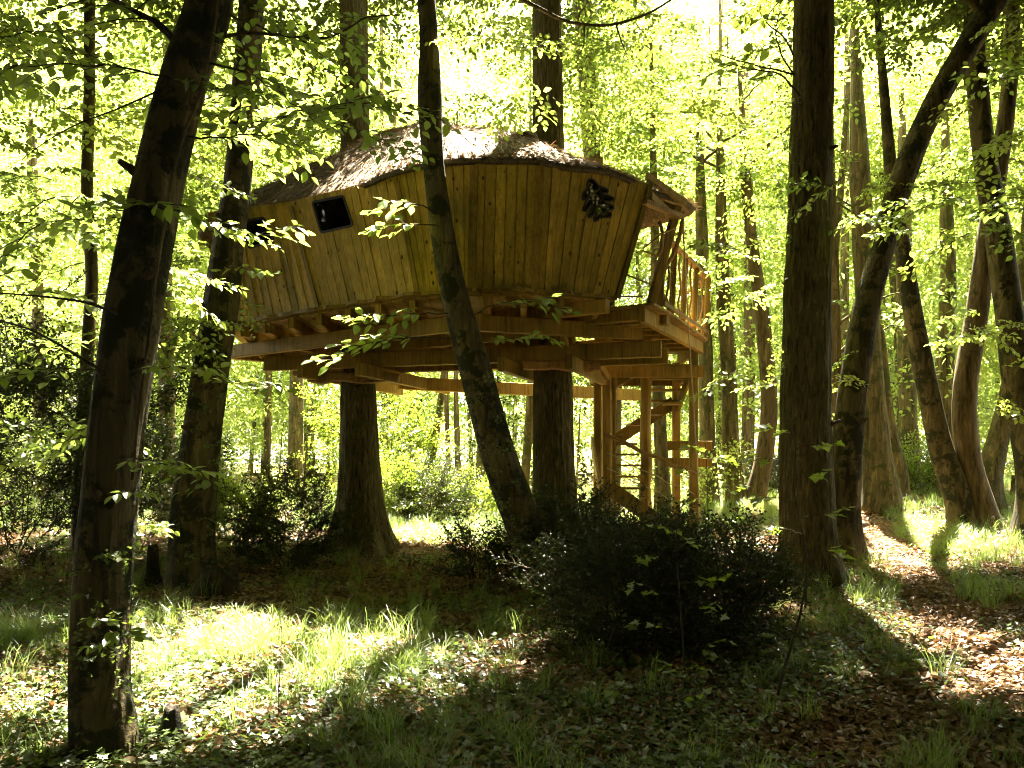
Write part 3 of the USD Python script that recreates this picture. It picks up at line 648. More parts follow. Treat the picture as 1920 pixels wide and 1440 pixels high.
# lower tier resting on collars about the two oaks
OA, OB = np.array([-2.33, 13.0]), np.array([0.62, 12.1])
dirv = (OB - OA) / np.linalg.norm(OB - OA); nv = np.array([-dirv[1], dirv[0]])
for s in (-1, 1):
    b2('carrying_beam', OA - dirv * 1.5 + nv * 0.42 * s, OB + dirv * 1.6 + nv * 0.42 * s, zb - 0.215, 0.11, 0.22)
for O in (OA, OB):
    for s in (-1, 1):
        b2('carrying_beam', O - nv * 1.1 + dirv * 0.47 * s, O + nv * 2.4 + dirv * 0.47 * s, zb - 0.425, 0.10, 0.19)
part(hut, 'collar_log', log((OB[0] - 0.45, OB[1] - 0.42, zb - 0.38), (OB[0] + 0.62, OB[1] - 0.50, zb - 0.40), 0.075, seed=5), W_POLE)
part(hut, 'collar_log', log((OA[0] - 0.75, OA[1] - 0.50, zb - 0.47), (OA[0] + 0.62, OA[1] - 0.45, zb - 0.49), 0.075, seed=6), W_POLE)
for (a, b) in [((-4.1, 12.78, 3.5), (-3.95, 13.1, 3.22)), ((0.58, 10.7, 3.45), (0.72, 11.0, 3.1)), ((1.2, 12.6, 3.2), (1.5, 12.9, 2.86))]:
    part(hut, 'brace', beam(a, b, 0.07, 0.09), W_BEAM)
# big shaped beam ends beneath the front right edge
for k, (px, py, Y, L) in enumerate([(1108, 575, 10.35, 0.42), (1165, 590, 10.6, 0.45), (1205, 600, 10.9, 0.4), (1232, 598, 11.0, 0.3)]):
    c = at(px, py, Y); d = np.array([0.80, -0.18, 0]); d /= np.linalg.norm(d)
    part(hut, 'beam_end', beam(c - d * 1.3 + [0, 0.55, 0], c + d * L * 0.5, 0.13, 0.17), W_BEAM)
# porch deck and the terrace running back to the stair
deck = Polygon([(1.22, 10.55), (1.75, 10.2), (2.15, 11.0), (3.15, 13.3), (3.1, 15.0), (1.5, 15.2), (1.55, 13.0), (1.25, 11.2)])
ZD = ZB - 0.12
yy = 10.1
while yy < 15.3:
    s = deck.intersection(sbox(0, yy + 0.004, 5, yy + 0.136))
    m = flat_poly_mesh(np.array([0, 0, ZD - 0.03]), np.array([1.0, 0, 0]), np.array([0, 1.0, 0]), s, 0.03)
    if m: part(hut, 'deck_board', m, W_POLE)
    yy += 0.14
b2('deck_beam', (1.62, 10.35), (3.08, 13.45), ZD - 0.125, 0.09, 0.18); b2('deck_beam', (3.06, 13.35), (3.04, 15.0), ZD - 0.125, 0.09, 0.18)
b2('deck_beam', (1.3, 11.0), (1.75, 15.0), ZD - 0.125, 0.09, 0.18); b2('deck_beam', (2.05, 11.9), (2.5, 15.0), ZD - 0.115, 0.07, 0.16)
for u in np.linspace(0.08, 0.95, 7): 
    a = np.array([1.62, 10.5]) * (1 - u) + np.array([3.02, 13.5]) * u; b2('deck_joist', a, a + [-1.1, 0.35], ZD - 0.12, 0.06, 0.14)
b2('deck_beam', (1.3, 15.0), (3.25, 14.9), ZD - 0.31, 0.1, 0.18); b2('deck_beam', (-1.9, 13.9), (2.6, 16.6), zb - 0.43, 0.12, 0.22)
# porch post, lintel, curved branch, railings
pb, pt = atz(1217, 583, ZD), at(1270, 388, 11.0)
part(hut, 'porch_post', beam(pb, pt, 0.10, 0.11, up=(0.3, -1, 0)), W_STAIR)
part(hut, 'porch_lintel', beam(topp[5] + [0.05, 0.02, -0.14], pt + [-0.03, 0, -0.16], 0.05, 0.10), W_STAIR)
part(hut, 'porch_rafter', beam(topp[5] + [0.0, 0.0, 0.10], pt + [0.12, 0.05, 0.07], 0.05, 0.09), W_STAIR)
part(hut, 'porch_rafter', beam(topp[5] + [-0.1, 0.8, 0.16], pt + [0.08, 0.25, 0.02], 0.05, 0.09), W_STAIR)
part(hut, 'porch_rail', beam(at(1208, 378, 10.33), at(1278, 407, 10.95), 0.09, 0.06), W_POLE)
part(hut, 'bent_branch', tube(smooth_path([[*at(px, py, 11.1), r] for px, py, r in [(1281, 398, .028), (1275, 440, .03), (1262, 478, .028), (1247, 505, .03), (1241, 540, .03), (1252, 575, .03)]], 20)[:, :3], 0.028, 7), W_POLE, True)
part(hut, 'bent_branch', tube(smooth_path([[*at(px, py, 10.7), r] for px, py, r in [(1236, 415, .028), (1242, 440, .03), (1240, 468, .028), (1232, 480, .03)]], 12)[:, :3], 0.024, 7), W_POLE, True)
for px0, py0, px1, py1 in [(1232, 440, 1268, 428), (1204, 470, 1240, 482), (1206, 466, 1238, 440), (1162, 510, 1225, 535), (1150, 556, 1205, 556)]:
    part(hut, 'net_batten', tube(np.array([at(px0, py0, 10.5), at(px1, py1, 10.75)]), 0.011, 5), W_POLE)
def net(a, b, c, d, nu, nv_, r=0.0035):
    """A knotted net between four corners (a-b below, d-c above)."""
    ms = []
    for k in range(nu + 1):
        u = k / nu; ms.append(tube(np.array([a * (1 - u) + b * u, d * (1 - u) + c * u]), r, 3, False))
    for k in range(nv_ + 1):
        v = k / nv_; ms.append(tube(np.array([a * (1 - v) + d * v, b * (1 - v) + c * v]), r, 3, False))
    return cat_meshes(ms)
part(hut, 'porch_net', net(at(1188, 572, 10.4), pb + [-0.03, 0.03, 0.05], at(1258, 430, 10.85), at(1226, 452, 10.7), 11, 26, 0.002), NET)
rail0, rail1 = np.array([1.95, 10.95, ZD]), np.array([3.12, 13.35, ZD])
rposts = []
for u in (0.0, 0.22, 0.45, 0.7, 1.0):
    p = rail0 * (1 - u) + rail1 * u; rposts.append(p); lean = np.array([0.05, 0, 0])
    part(hut, 'rail_post', beam(p, p + [0.05, 0, 0.98], 0.075, 0.075, up=(0, 1, 0)), W_STAIR)
part(hut, 'hand_rail', beam(rposts[0] + [0.05, -0.08, 1.0], rposts[-1] + [0.05, 0.08, 1.0], 0.10, 0.045), W_POLE)
part(hut, 'hand_rail', beam(rposts[-1] + [0.05, 0, 1.0], rposts[-1] + [0.0, 1.6, 1.0], 0.10, 0.045), W_POLE)
part(hut, 'mid_rail', beam(rposts[0] + [0.05, -0.06, 0.12], rposts[-1] + [0.05, 0.06, 0.12], 0.04, 0.06), W_POLE)
for a, b in zip(rposts, rposts[1:]):
    part(hut, 'rail_net', net(a + [0.03, 0, 0.1], b + [0.03, 0, 0.1], b + [0.05, 0, 0.96], a + [0.05, 0, 0.96], 6, 8, 0.002), NET)
    for t in (0.5,):
        c = a * (1 - t) + b * t; part(hut, 'baluster', log(c + [0.03, 0, 0.0], c + [0.06, 0, 0.98], 0.016, seed=int(t * 100)), W_POLE)
# roof of heather brushwood: a low dome from the eaves to an off-centre top
eave = [atz(*p, ZT + 0.05) for p in [(385, 412), (500, 388), (590, 373), (680, 345), (742, 320), (800, 308), (880, 296), (1000, 296), (1055, 306), (1130, 318), (1218, 350), (1304, 396)]]
eave += [np.array([2.3, 11.85, ZT + .05]), np.array([1.75, 12.4, ZT + .05]), np.array([1.0, 13.7, ZT + .05]), np.array([-0.4, 15.3, ZT + .05]), np.array([-2.7, 16.2, ZT + .05]), np.array([-4.5, 15.4, ZT + .05]), np.array([-4.95, 13.4, ZT + .05])]
eave = np.array(eave + eave[:1])
e2 = smooth_path(eave, 150)[:-1]
APEX = np.array([-1.35, 12.7, 6.72])
cen = e2.mean(0)
def roof_pt(e, s, lift=0.0):
    s = np.asarray(s)[..., None]
    xy = e[..., :2] * (1 - s) + APEX[:2] * s
    z = e[..., 2:] + (APEX[2] - e[..., 2:]) * (1 - (1 - s) ** 1.35)
    p = np.concatenate([xy, z], -1)
    nz = meshkit.fbm(p * np.array([1.6, 1.6, 0.8]), 3, 11) - 0.5
    p[..., 2] += nz * 0.30 * np.clip(s[..., 0] * 4, 0.25, 1) + lift
    return p
ss = np.r_[0, 0.03, np.linspace(0.08, 1, 22)]
R = roof_pt(e2[None].repeat(len(ss), 0), np.repeat(ss[:, None], len(e2), 1))
n_e = len(e2)
under = roof_pt(e2[None].repeat(3, 0), np.repeat(np.array([[0.0], [0.05], [0.35]]), n_e, 1)) - np.array([0, 0, 0.06]); under[0, :, :2] += (cen[:2] - e2[:, :2]) * 0.012
shell = np.concatenate([under[::-1], R]); i, j = np.meshgrid(np.arange(len(shell) - 1), np.arange(n_e), indexing='ij')
q4 = np.stack([i * n_e + j, i * n_e + (j + 1) % n_e, (i + 1) * n_e + (j + 1) % n_e, (i + 1) * n_e + j], -1).reshape(-1, 4)
roof = part(hut, 'roof', (shell.reshape(-1, 3), np.vstack([q4[:, [0, 1, 2]], q4[:, [0, 2, 3]]])), THATCH, True)
g = np.random.default_rng(77); NS = 26000
ei = g.integers(0, n_e, NS); sv = g.uniform(0, 1, NS) ** 1.5 * 0.97; sv[:4000] = g.uniform(0, 0.03, 4000)
p0 = roof_pt(e2[ei], sv, 0.0); p1 = roof_pt(e2[ei], np.maximum(sv - 0.05, 0) * 1.0, 0.0)
dn = p1 - p0; dn[sv < 0.05] = (e2[ei] - cen)[sv < 0.05] * 0.02 + np.array([0, 0, -0.02]); dn /= np.linalg.norm(dn, axis=1, keepdims=True) + 1e-9
dn += g.normal(0, 0.34, (NS, 3)) * np.array([1, 1, 0.55]); dn /= np.linalg.norm(dn, axis=1, keepdims=True)
ln = g.uniform(0.06, 0.20, NS) * np.where(sv < 0.05, 0.55, 1.0); sd = np.cross(dn, [0, 0, 1.0]); sd /= np.linalg.norm(sd, axis=1, keepdims=True) + 1e-9
w = g.uniform(0.004, 0.009, NS)[:, None]; base = p0 + np.array([0, 0, 0.012]) + g.normal(0, 0.012, (NS, 3)); tip = base + dn * ln[:, None]
V = np.stack([base - sd * w, base + sd * w, tip + sd * w * 0.5, tip - sd * w * 0.5], 1).reshape(-1, 3); k = np.arange(NS)[:, None] * 4
part(roof, 'brushwood', (V, np.vstack([k + [0, 1, 2], k + [0, 2, 3]])), STRAW, kind='stuff')
EI = 150 * 0
for c, r, sc in [(at(755, 268, 11.6), 0.17, (1.6, 1, .45)), (at(975, 258, 11.4), 0.14, (1.8, 1, .4))]:
    s = trimesh.creation.icosphere(2, r); s.vertices = s.vertices * sc + (meshkit.noise(s.vertices * 14, 3) - 0.5)[:, None] * 0.08 + c
    part(roof, 'thatch_clump', s, THATCH, True)
part(roof, 'fallen_stick', log(at(935, 262, 11.0), at(990, 252, 11.1), 0.022, seed=8, wob=0.05), B_TWIG, True)

# ------------------------------------------------------------------ spiral stair on its own posts
XL, XR, YF, YB = 1.52, 2.93, 13.35, 14.75; XC, YC = 2.27, 14.05
st = thing('spiral_staircase', 'square spiral stair of brown timber climbing to the tree house terrace', 'staircase', (XC, YC, float(ground_z(XC, YC))))
gz = float(ground_z(XC, YC))
for (x, y) in [(XL, YF), (XR, YF), (XL, YB), (XR, YB)]:
    part(st, 'post', beam((x, y, float(ground_z(x, y)) - 0.1), (x, y, ZD - 0.22), 0.13, 0.13, up=(0, 1, 0)), W_STAIR)
part(st, 'post', beam((XL + 0.13, YF + 0.06, 1.0), (XL + 0.13, YF + 0.06, ZD - 0.22), 0.06, 0.09, up=(0, 1, 0)), W_STAIR)
part(st, 'centre_pole', log((XC, YC, gz - 0.1), (XC, YC, ZD - 0.25), 0.105, n=10, sides=14, wob=0.012, seed=3, r2=0.09), W_STAIR, True)
part(st, 'head_beam', beam((XL - 0.12, YF - 0.08, 3.0), (XR + 0.16, YF - 0.08, 3.0), 0.05, 0.19), W_STAIR)
part(st, 'head_beam', beam((XL - 0.12, YB + 0.08, 3.0), (XR + 0.16, YB + 0.08, 3.0), 0.05, 0.19), W_STAIR)
part(st, 'head_beam', beam((XR + 0.085, YF - 0.05, 3.02), (XR + 0.085, YB + 0.1, 3.02), 0.05, 0.16), W_STAIR)
part(st, 'head_beam', beam((XL - 0.085, YF - 0.05, 3.02), (XL - 0.085, YB + 0.1, 3.02), 0.05, 0.16), W_STAIR)
def tread(z, a, b, w=0.24): part(st, 'tread', beam((*a, z), (*b, z), w, 0.035), W_STAIR)
for k in range(4):   # front flight, rising to the left
    x = XR - 0.25 - k * 0.30; tread(gz + 0.18 + k * 0.19, (x, YF + 0.03), (x, YC - 0.1))
for k in range(5):   # left flight, going back
    y = YF + 0.15 + k * 0.27; tread(gz + 0.92 + k * 0.185, (XL + 0.03, y), (XC - 0.08, y))
for k in range(4):   # back flight, rising to the right
    x = XL + 0.3 + k * 0.33; tread(gz + 1.82 + k * 0.18, (x, YC + 0.1), (x, YB))
for k in range(4):   # right flight, coming forward
    y = YB - 0.15 - k * 0.3; tread(gz + 2.42 + k * 0.17, (XC + 0.08, y), (XR - 0.03, y))
part(st, 'stringer', beam((XL + 0.02, YF - 0.09, gz + 0.95), (XR - 0.2, YF - 0.09, gz + 0.12), 0.045, 0.24), W_STAIR)
part(st, 'stringer', beam((XL + 0.05, YB + 0.09, gz + 1.55), (XR - 0.02, YB + 0.09, gz + 2.42), 0.045, 0.22), W_STAIR)
part(st, 'stringer', beam((XL - 0.09, YF, gz + 0.8), (XL - 0.09, YB, gz + 1.7), 0.045, 0.2), W_STAIR)
part(st, 'stringer', beam((XR + 0.02, YB, gz + 2.3), (XR + 0.02, YF, gz + 2.95), 0.045, 0.2), W_STAIR)
part(st, 'hand_rail', log((XL - 0.02, YF - 0.1, gz + 1.78), (XR + 0.05, YF - 0.1, gz + 1.13), 0.034, seed=4), W_POLE, True)
part(st, 'hand_rail', log((XL, YF + 0.1, gz + 2.5), (XC + 0.1, YB - 0.1, gz + 2.95), 0.03, seed=9), W_POLE, True)
for o in (0.25, 0.5):
    part(st, 'rail_rope', log((XL, YF - 0.09, gz + 1.75 - o), (XR, YF - 0.09, gz + 1.08 - o), 0.009, seed=12, sides=5), ROPE)
for z in (1.42, 1.14): part(st, 'step_board', beam((XR - 0.36, YF + 0.35, gz + z + 0.2), (XR + 0.36, YF + 0.25, gz + z + 0.2), 0.05, 0.15), W_STAIR)
rp = thing('hanging_rope', 'thin pale rope hanging from the terrace edge beside the staircase', 'rope', at(1310, 1000, 12.6) * [1, 1, 0] + [0, 0, 0.2])
part(rp, 'strand', tube(smooth_path([[*at(px, py, Y)] for px, py, Y in [(1280, 405, 11.2), (1283, 470, 11.3), (1288, 560, 11.7), (1295, 680, 12.2), (1304, 820, 12.5), (1311, 960, 12.6), (1312, 1000, 12.6)]], 30), 0.011, 6), ROPE, True)
# ------------------------------------------------------------------ near trees
NEARCROWN = SPRAY_MID
T = {}
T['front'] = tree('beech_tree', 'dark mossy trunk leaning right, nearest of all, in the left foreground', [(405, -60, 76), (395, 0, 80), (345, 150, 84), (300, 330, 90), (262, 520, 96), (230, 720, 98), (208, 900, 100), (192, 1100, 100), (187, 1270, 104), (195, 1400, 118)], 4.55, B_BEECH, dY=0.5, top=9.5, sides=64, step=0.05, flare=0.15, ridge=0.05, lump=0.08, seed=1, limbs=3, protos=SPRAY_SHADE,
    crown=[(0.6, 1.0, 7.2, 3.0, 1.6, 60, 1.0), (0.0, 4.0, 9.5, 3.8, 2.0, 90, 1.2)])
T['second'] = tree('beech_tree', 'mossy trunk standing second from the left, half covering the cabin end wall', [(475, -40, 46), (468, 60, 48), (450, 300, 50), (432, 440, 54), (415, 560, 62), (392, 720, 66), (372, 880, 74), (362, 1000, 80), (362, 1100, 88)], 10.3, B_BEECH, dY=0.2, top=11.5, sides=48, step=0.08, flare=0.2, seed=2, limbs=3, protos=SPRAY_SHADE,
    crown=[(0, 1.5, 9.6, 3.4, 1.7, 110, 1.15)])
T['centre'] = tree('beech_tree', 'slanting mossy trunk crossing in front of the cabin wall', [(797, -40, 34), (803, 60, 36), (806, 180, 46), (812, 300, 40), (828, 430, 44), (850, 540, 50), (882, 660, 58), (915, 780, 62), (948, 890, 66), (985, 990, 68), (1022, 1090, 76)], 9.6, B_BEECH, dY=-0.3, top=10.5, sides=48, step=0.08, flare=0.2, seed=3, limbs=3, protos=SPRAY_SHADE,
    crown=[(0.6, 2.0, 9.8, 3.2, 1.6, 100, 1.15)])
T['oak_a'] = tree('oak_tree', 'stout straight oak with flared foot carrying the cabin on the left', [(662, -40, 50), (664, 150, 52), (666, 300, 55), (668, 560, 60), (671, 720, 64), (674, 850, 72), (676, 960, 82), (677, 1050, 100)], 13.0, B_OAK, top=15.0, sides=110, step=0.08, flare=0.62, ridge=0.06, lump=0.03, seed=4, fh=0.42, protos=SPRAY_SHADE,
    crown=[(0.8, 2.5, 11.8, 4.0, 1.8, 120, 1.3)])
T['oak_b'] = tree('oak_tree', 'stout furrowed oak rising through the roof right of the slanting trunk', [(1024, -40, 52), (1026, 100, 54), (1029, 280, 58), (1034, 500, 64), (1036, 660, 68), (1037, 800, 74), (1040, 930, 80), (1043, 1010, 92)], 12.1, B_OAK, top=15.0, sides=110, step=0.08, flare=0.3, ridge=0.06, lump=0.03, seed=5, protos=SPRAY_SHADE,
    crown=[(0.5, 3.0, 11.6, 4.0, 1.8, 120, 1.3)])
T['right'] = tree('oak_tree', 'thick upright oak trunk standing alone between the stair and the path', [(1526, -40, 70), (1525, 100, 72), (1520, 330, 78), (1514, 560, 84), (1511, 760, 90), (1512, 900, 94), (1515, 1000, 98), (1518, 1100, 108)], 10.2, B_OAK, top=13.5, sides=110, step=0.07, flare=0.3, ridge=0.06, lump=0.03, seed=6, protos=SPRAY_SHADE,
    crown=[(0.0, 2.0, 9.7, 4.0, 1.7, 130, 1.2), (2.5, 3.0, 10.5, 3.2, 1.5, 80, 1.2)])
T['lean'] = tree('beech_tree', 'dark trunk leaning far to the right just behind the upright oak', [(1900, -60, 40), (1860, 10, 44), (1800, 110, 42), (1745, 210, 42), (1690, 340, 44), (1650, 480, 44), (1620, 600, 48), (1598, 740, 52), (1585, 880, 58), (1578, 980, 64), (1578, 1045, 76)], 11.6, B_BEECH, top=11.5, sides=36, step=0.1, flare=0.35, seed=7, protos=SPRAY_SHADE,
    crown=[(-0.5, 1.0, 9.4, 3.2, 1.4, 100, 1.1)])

# ------------------------------------------------------------------ woodland trunks further back
def cr(z, R=2.6, H=2.2, n=60, s=1.1, dx=0.0, dy=0.0): return [(dx, dy, z, R, H, int(n * 0.45), s)]
wood = [
 ('slender_tree', 'thin reddish trunk rising straight just left of the foreground leaning beech', [(168, -30, 20), (168, 150, 20), (163, 350, 22), (172, 520, 22), (165, 640, 22), (157, 780, 24), (150, 1010, 28)], 13.0, B_RED, cr(8.5, 2.4, 2.0, 60)),
 ('woodland_tree', 'dark slim trunk showing between the two leaning beeches on the left', [(310, 380, 22), (310, 560, 26), (312, 700, 28), (313, 850, 30), (316, 940, 34)], 17.0, B_MID, cr(9.5, 3.0, 2.5, 70)),
 ('woodland_tree', 'slim trunk left of the flared oak below the cabin beams', [(556, 620, 24), (556, 720, 26), (555, 800, 28), (553, 900, 32)], 22.0, B_MID, cr(9.5, 3.4, 3.0, 70, 1.3)),
 ('woodland_tree', 'pale slim trunk tilted right close to the flared oak below the cabin', [(745, 620, 18), (738, 700, 18), (724, 780, 20), (712, 900, 22)], 24.0, B_MID, cr(10, 3.4, 3, 70, 1.3)),
 ('slender_tree', 'thin dark trunk tilted right midway between the flared oak and slanting trunk', [(838, 620, 11), (830, 720, 12), (815, 830, 14), (798, 930, 16)], 20.0, B_MID, cr(9, 3, 2.5, 60)),
 ('slender_tree', 'very thin trunk seen low beneath the cabin in the lit gap', [(838, 790, 9), (840, 850, 9), (845, 915, 11)], 27.0, B_RED, cr(8, 3, 3, 60, 1.4)),
 ('slender_tree', 'short dark stem with broken head in the lit gap under the cabin', [(856, 780, 10), (858, 850, 11), (860, 918, 13)], 27.0, B_MID, cr(8, 3, 3, 50, 1.4)),
 ('woodland_tree', 'sturdy trunk widening at the foot just left of the slanting trunk base', [(912, 640, 20), (910, 760, 22), (906, 860, 24), (904, 935, 30)], 22.0, B_MID, cr(9.5, 3.2, 2.6, 70, 1.3)),
 ('slender_tree', 'thin bowed trunk between the slanting trunk and the furrowed oak', [(1000, 640, 14), (995, 740, 16), (988, 850, 17), (984, 920, 18)], 18.0, B_MID, cr(9, 3, 2.5, 60)),
 ('slender_tree', 'thin stem in the shrubs behind the flared oak foot', [(775, 640, 11), (772, 760, 12), (770, 880, 13)], 25.0, B_MID, cr(9, 3, 3, 50, 1.4)),
 ('woodland_tree', 'crooked trunk behind the roof and stair, its bark peeling pale', [(1088, -30, 36), (1098, 80, 36), (1104, 180, 37), (1113, 300, 36), (1130, 520, 38), (1146, 740, 40), (1142, 860, 44), (1136, 960, 52)], 18.0, B_RED, cr(10.5, 3.2, 2.4, 80, 1.2)),
 ('woodland_tree', 'dark trunk seen between the stair treads and the centre pole', [(1232, 640, 22), (1236, 760, 24), (1240, 860, 26), (1243, 940, 30)], 17.5, B_MID, cr(9.5, 2.8, 2.4, 60)),
 ('woodland_tree', 'trunk standing close behind the right stair post', [(1316, 470, 24), (1322, 640, 26), (1326, 800, 28), (1330, 925, 34)], 19.0, B_MID, cr(9.5, 3.0, 2.4, 60, 1.2)),
 ('woodland_tree', 'slim grey trunk curving at the foot, right of the stair', [(1352, 380, 20), (1356, 540, 26), (1366, 700, 28), (1370, 830, 31), (1382, 945, 38)], 19.0, B_MID, cr(9.5, 2.8, 2.4, 60, 1.2)),
 ('woodland_tree', 'brown trunk slanting left beside a split pale stump, left of the upright oak', [(1398, 330, 20), (1412, 470, 22), (1432, 620, 28), (1442, 760, 31), (1432, 860, 33), (1416, 945, 40)], 19.0, B_RED, cr(9.5, 2.8, 2.4, 60, 1.2)),
 ('woodland_tree', 'straight orange brown trunk peeping between the upright oak and the leaning trunk', [(1558, 420, 22), (1562, 560, 24), (1565, 720, 26), (1568, 930, 32)], 17.0, B_RED, cr(9.5, 2.6, 2.4, 60)),
 ('woodland_tree', 'broad pale trunk with spreading foot at the end of the path', [(1612, 330, 36), (1617, 420, 38), (1625, 560, 40), (1632, 700, 46), (1640, 820, 52), (1652, 930, 66)], 17.0, B_MID, cr(10, 3.0, 2.4, 80, 1.2)),
 ('woodland_tree', 'thin trunk leaning left against the broad pale trunk by the path', [(1640, 560, 18), (1655, 680, 20), (1668, 800, 22), (1690, 900, 26)], 18.5, B_MID, cr(9, 2.6, 2.4, 50)),
 ('woodland_tree', 'straight dark trunk in shade behind the leaning stems on the right', [(1694, 420, 28), (1697, 560, 30), (1700, 720, 32), (1706, 890, 40)], 21.0, B_MID, cr(10, 3.0, 2.6, 70, 1.2)),
 ('woodland_tree', 'left stem of the crossing pair by the sunny grass, dark and leaning left', [(1672, 330, 24), (1690, 450, 28), (1712, 590, 34), (1738, 720, 38), (1762, 830, 42), (1806, 985, 52)], 14.0, B_BEECH, cr(9, 2.6, 2.0, 60, 1.1, -0.6, 1)),
 ('woodland_tree', 'right stem of the crossing pair by the sunny grass, red brown and bowed', [(1898, 60, 26), (1893, 150, 28), (1872, 320, 32), (1852, 440, 36), (1832, 590, 40), (1808, 750, 42), (1815, 860, 44), (1842, 990, 56)], 14.0, B_RED, cr(9.6, 2.6, 2.0, 70, 1.1, 0, 1)),
 ('woodland_tree', 'stout mossy trunk leaning out at the right border of the picture', [(1826, 60, 34), (1836, 200, 38), (1852, 330, 42), (1876, 470, 46), (1894, 600, 50), (1912, 740, 54), (1945, 920, 70)], 12.8, B_BEECH, cr(9.0, 2.6, 1.8, 70, 1.1, 0.5, 1.5)),
 ('woodland_tree', 'dark forked trunk between the crossing pair, further back', [(1775, 400, 24), (1778, 520, 28), (1774, 640, 32), (1770, 760, 36), (1778, 900, 44)], 19.0, B_MID, cr(9.5, 2.8, 2.2, 60, 1.2)),
 ('woodland_tree', 'short leaning dark trunk low at the right, behind the red brown stem', [(1905, 640, 26), (1890, 740, 32), (1870, 830, 38), (1852, 905, 50)], 16.5, B_MID, cr(8.5, 2.8, 2.0, 60, 1.1)),
 ('woodland_tree', 'slim upper trunk seen through leaves right of the upright oak', [(1650, 120, 20), (1655, 250, 22), (1668, 400, 24), (1690, 640, 26), (1700, 900, 30)], 24.0, B_MID, cr(12, 3.0, 2.6, 70, 1.3)),
 ('slender_tree', 'faint slim trunk in the bright leaves right of the cabin roof', [(1395, 100, 15), (1400, 260, 17), (1405, 500, 20), (1400, 900, 24)], 27.0, B_RED, cr(12, 3.4, 3, 70, 1.4)),
 ('slender_tree', 'pale trunk far back beyond the left dark shrubs', [(60, 300, 18), (70, 520, 20), (75, 880, 24)], 22.0, B_RED, cr(10, 3.2, 3, 70, 1.3)),
 ('slender_tree', 'thin sunlit stem between the dark left shrubs and the cabin', [(505, 620, 11), (503, 760, 12), (500, 900, 14)], 24.0, B_RED, cr(9, 3, 2.6, 60, 1.3)),
]
for k, (nm, lb, pix, Y, bark, crn) in enumerate(wood):
    crn = [(c[0], c[1], c[2], c[3], c[4], int(c[5] * (2.2 if Y < 20 else 1.0)), c[6]) for c in crn]
    tree(nm, lb, pix, Y, bark, top=crn[0][2] + 1.0, sides=16, step=0.25, flare=0.3, crown=crn, seed=20 + k, limbs=3, protos=SPRAY_MID if Y < 20 else CLUMP_FINE)

# ------------------------------------------------------------------ the sunlit wood behind: many more leafy trees
g = np.random.default_rng(99)
spots = []
while len(spots) < 115:
    y = 19 + 38 * g.uniform() ** 0.8; x = g.uniform(-0.80, 0.80) * y
    if all((x - a) ** 2 + (y - b) ** 2 > 2.6 for a, b in spots) and not (abs(x + 0.5) < 4 and y < 24): spots.append((x, y))
for k, (x, y) in enumerate(spots):
    gz = float(ground_z(x, y)); H = g.uniform(12, 17) + 0.25 * (y - 20); r = g.uniform(0.06, 0.14)
    lean = g.normal(0, 0.05, 2)
    path = [[x, y, gz - 0.1, r * 1.1], [x + lean[0] * 3, y + lean[1] * 3, gz + 3, r], [x + lean[0] * 8, y + lean[1] * 8, gz + H * 0.55, r * 0.75], [x + lean[0] * 12, y + lean[1] * 12, gz + H, r * 0.25]]
    s = 1.25 + 0.014 * (y - 20)
    crn = [(0, 0, gz + H * 0.72, g.uniform(2.6, 3.6), H * 0.30, 10, s), (0, 0, gz + H * 0.32, g.uniform(2.2, 3.2), H * 0.22, 8, s)]
    tree('wood_tree', 'slender leafy tree in the sunlit wood behind the tree house', None, 0, B_MID, crown=crn, seed=200 + k, sides=9, step=0.6, group='slender trees of the sunlit wood', limbs=2, path=path, protos=CLUMP)
# young growth below the crowns
spots = []
while len(spots) < 70:
    y = 17.5 + 26 * g.uniform(); x = g.uniform(-0.78, 0.78) * y
    if not (abs(x + 0.8) < 3.2 and y < 20) and not (4.5 < x < 9 and y < 20): spots.append((x, y))
for k, (x, y) in enumerate(spots):
    gz = float(ground_z(x, y)); H = g.uniform(1.8, 4.5)
    path = [[x, y, gz - 0.1, 0.03], [x + 0.1, y, gz + H * 0.5, 0.024], [x + 0.15, y, gz + H * 0.95, 0.008]]
    tree('young_tree', 'bushy young tree growing low in the sunlit wood behind the tree house', None, 0, B_MID, crown=[(0, 0, gz + H * 0.55, g.uniform(1.1, 1.8), H * 0.42, int(5 + H * 2.2), 0.85)], seed=400 + k, sides=6, step=0.5, group='young trees of the sunlit wood', limbs=1, path=path, protos=CLUMP_FINE, flare=0.2)
# the far wood that reads as one mass
n = 1250; y = g.uniform(52, 84, n); x = g.uniform(-0.85, 0.85, n) * y; z = ground_z(x, y) + g.uniform(0, 1, n) ** 0.9 * 40
tag(scatter(None, 'far_wood', CLUMP, np.c_[x, y, z], pitch=g.normal(0, 0.25, n), roll=g.normal(0, 0.25, n), scale=g.uniform(2.2, 3.6, n), g=g), 'far wood of pale green leaves closing the view behind every trunk', 'wood', kind='stuff')

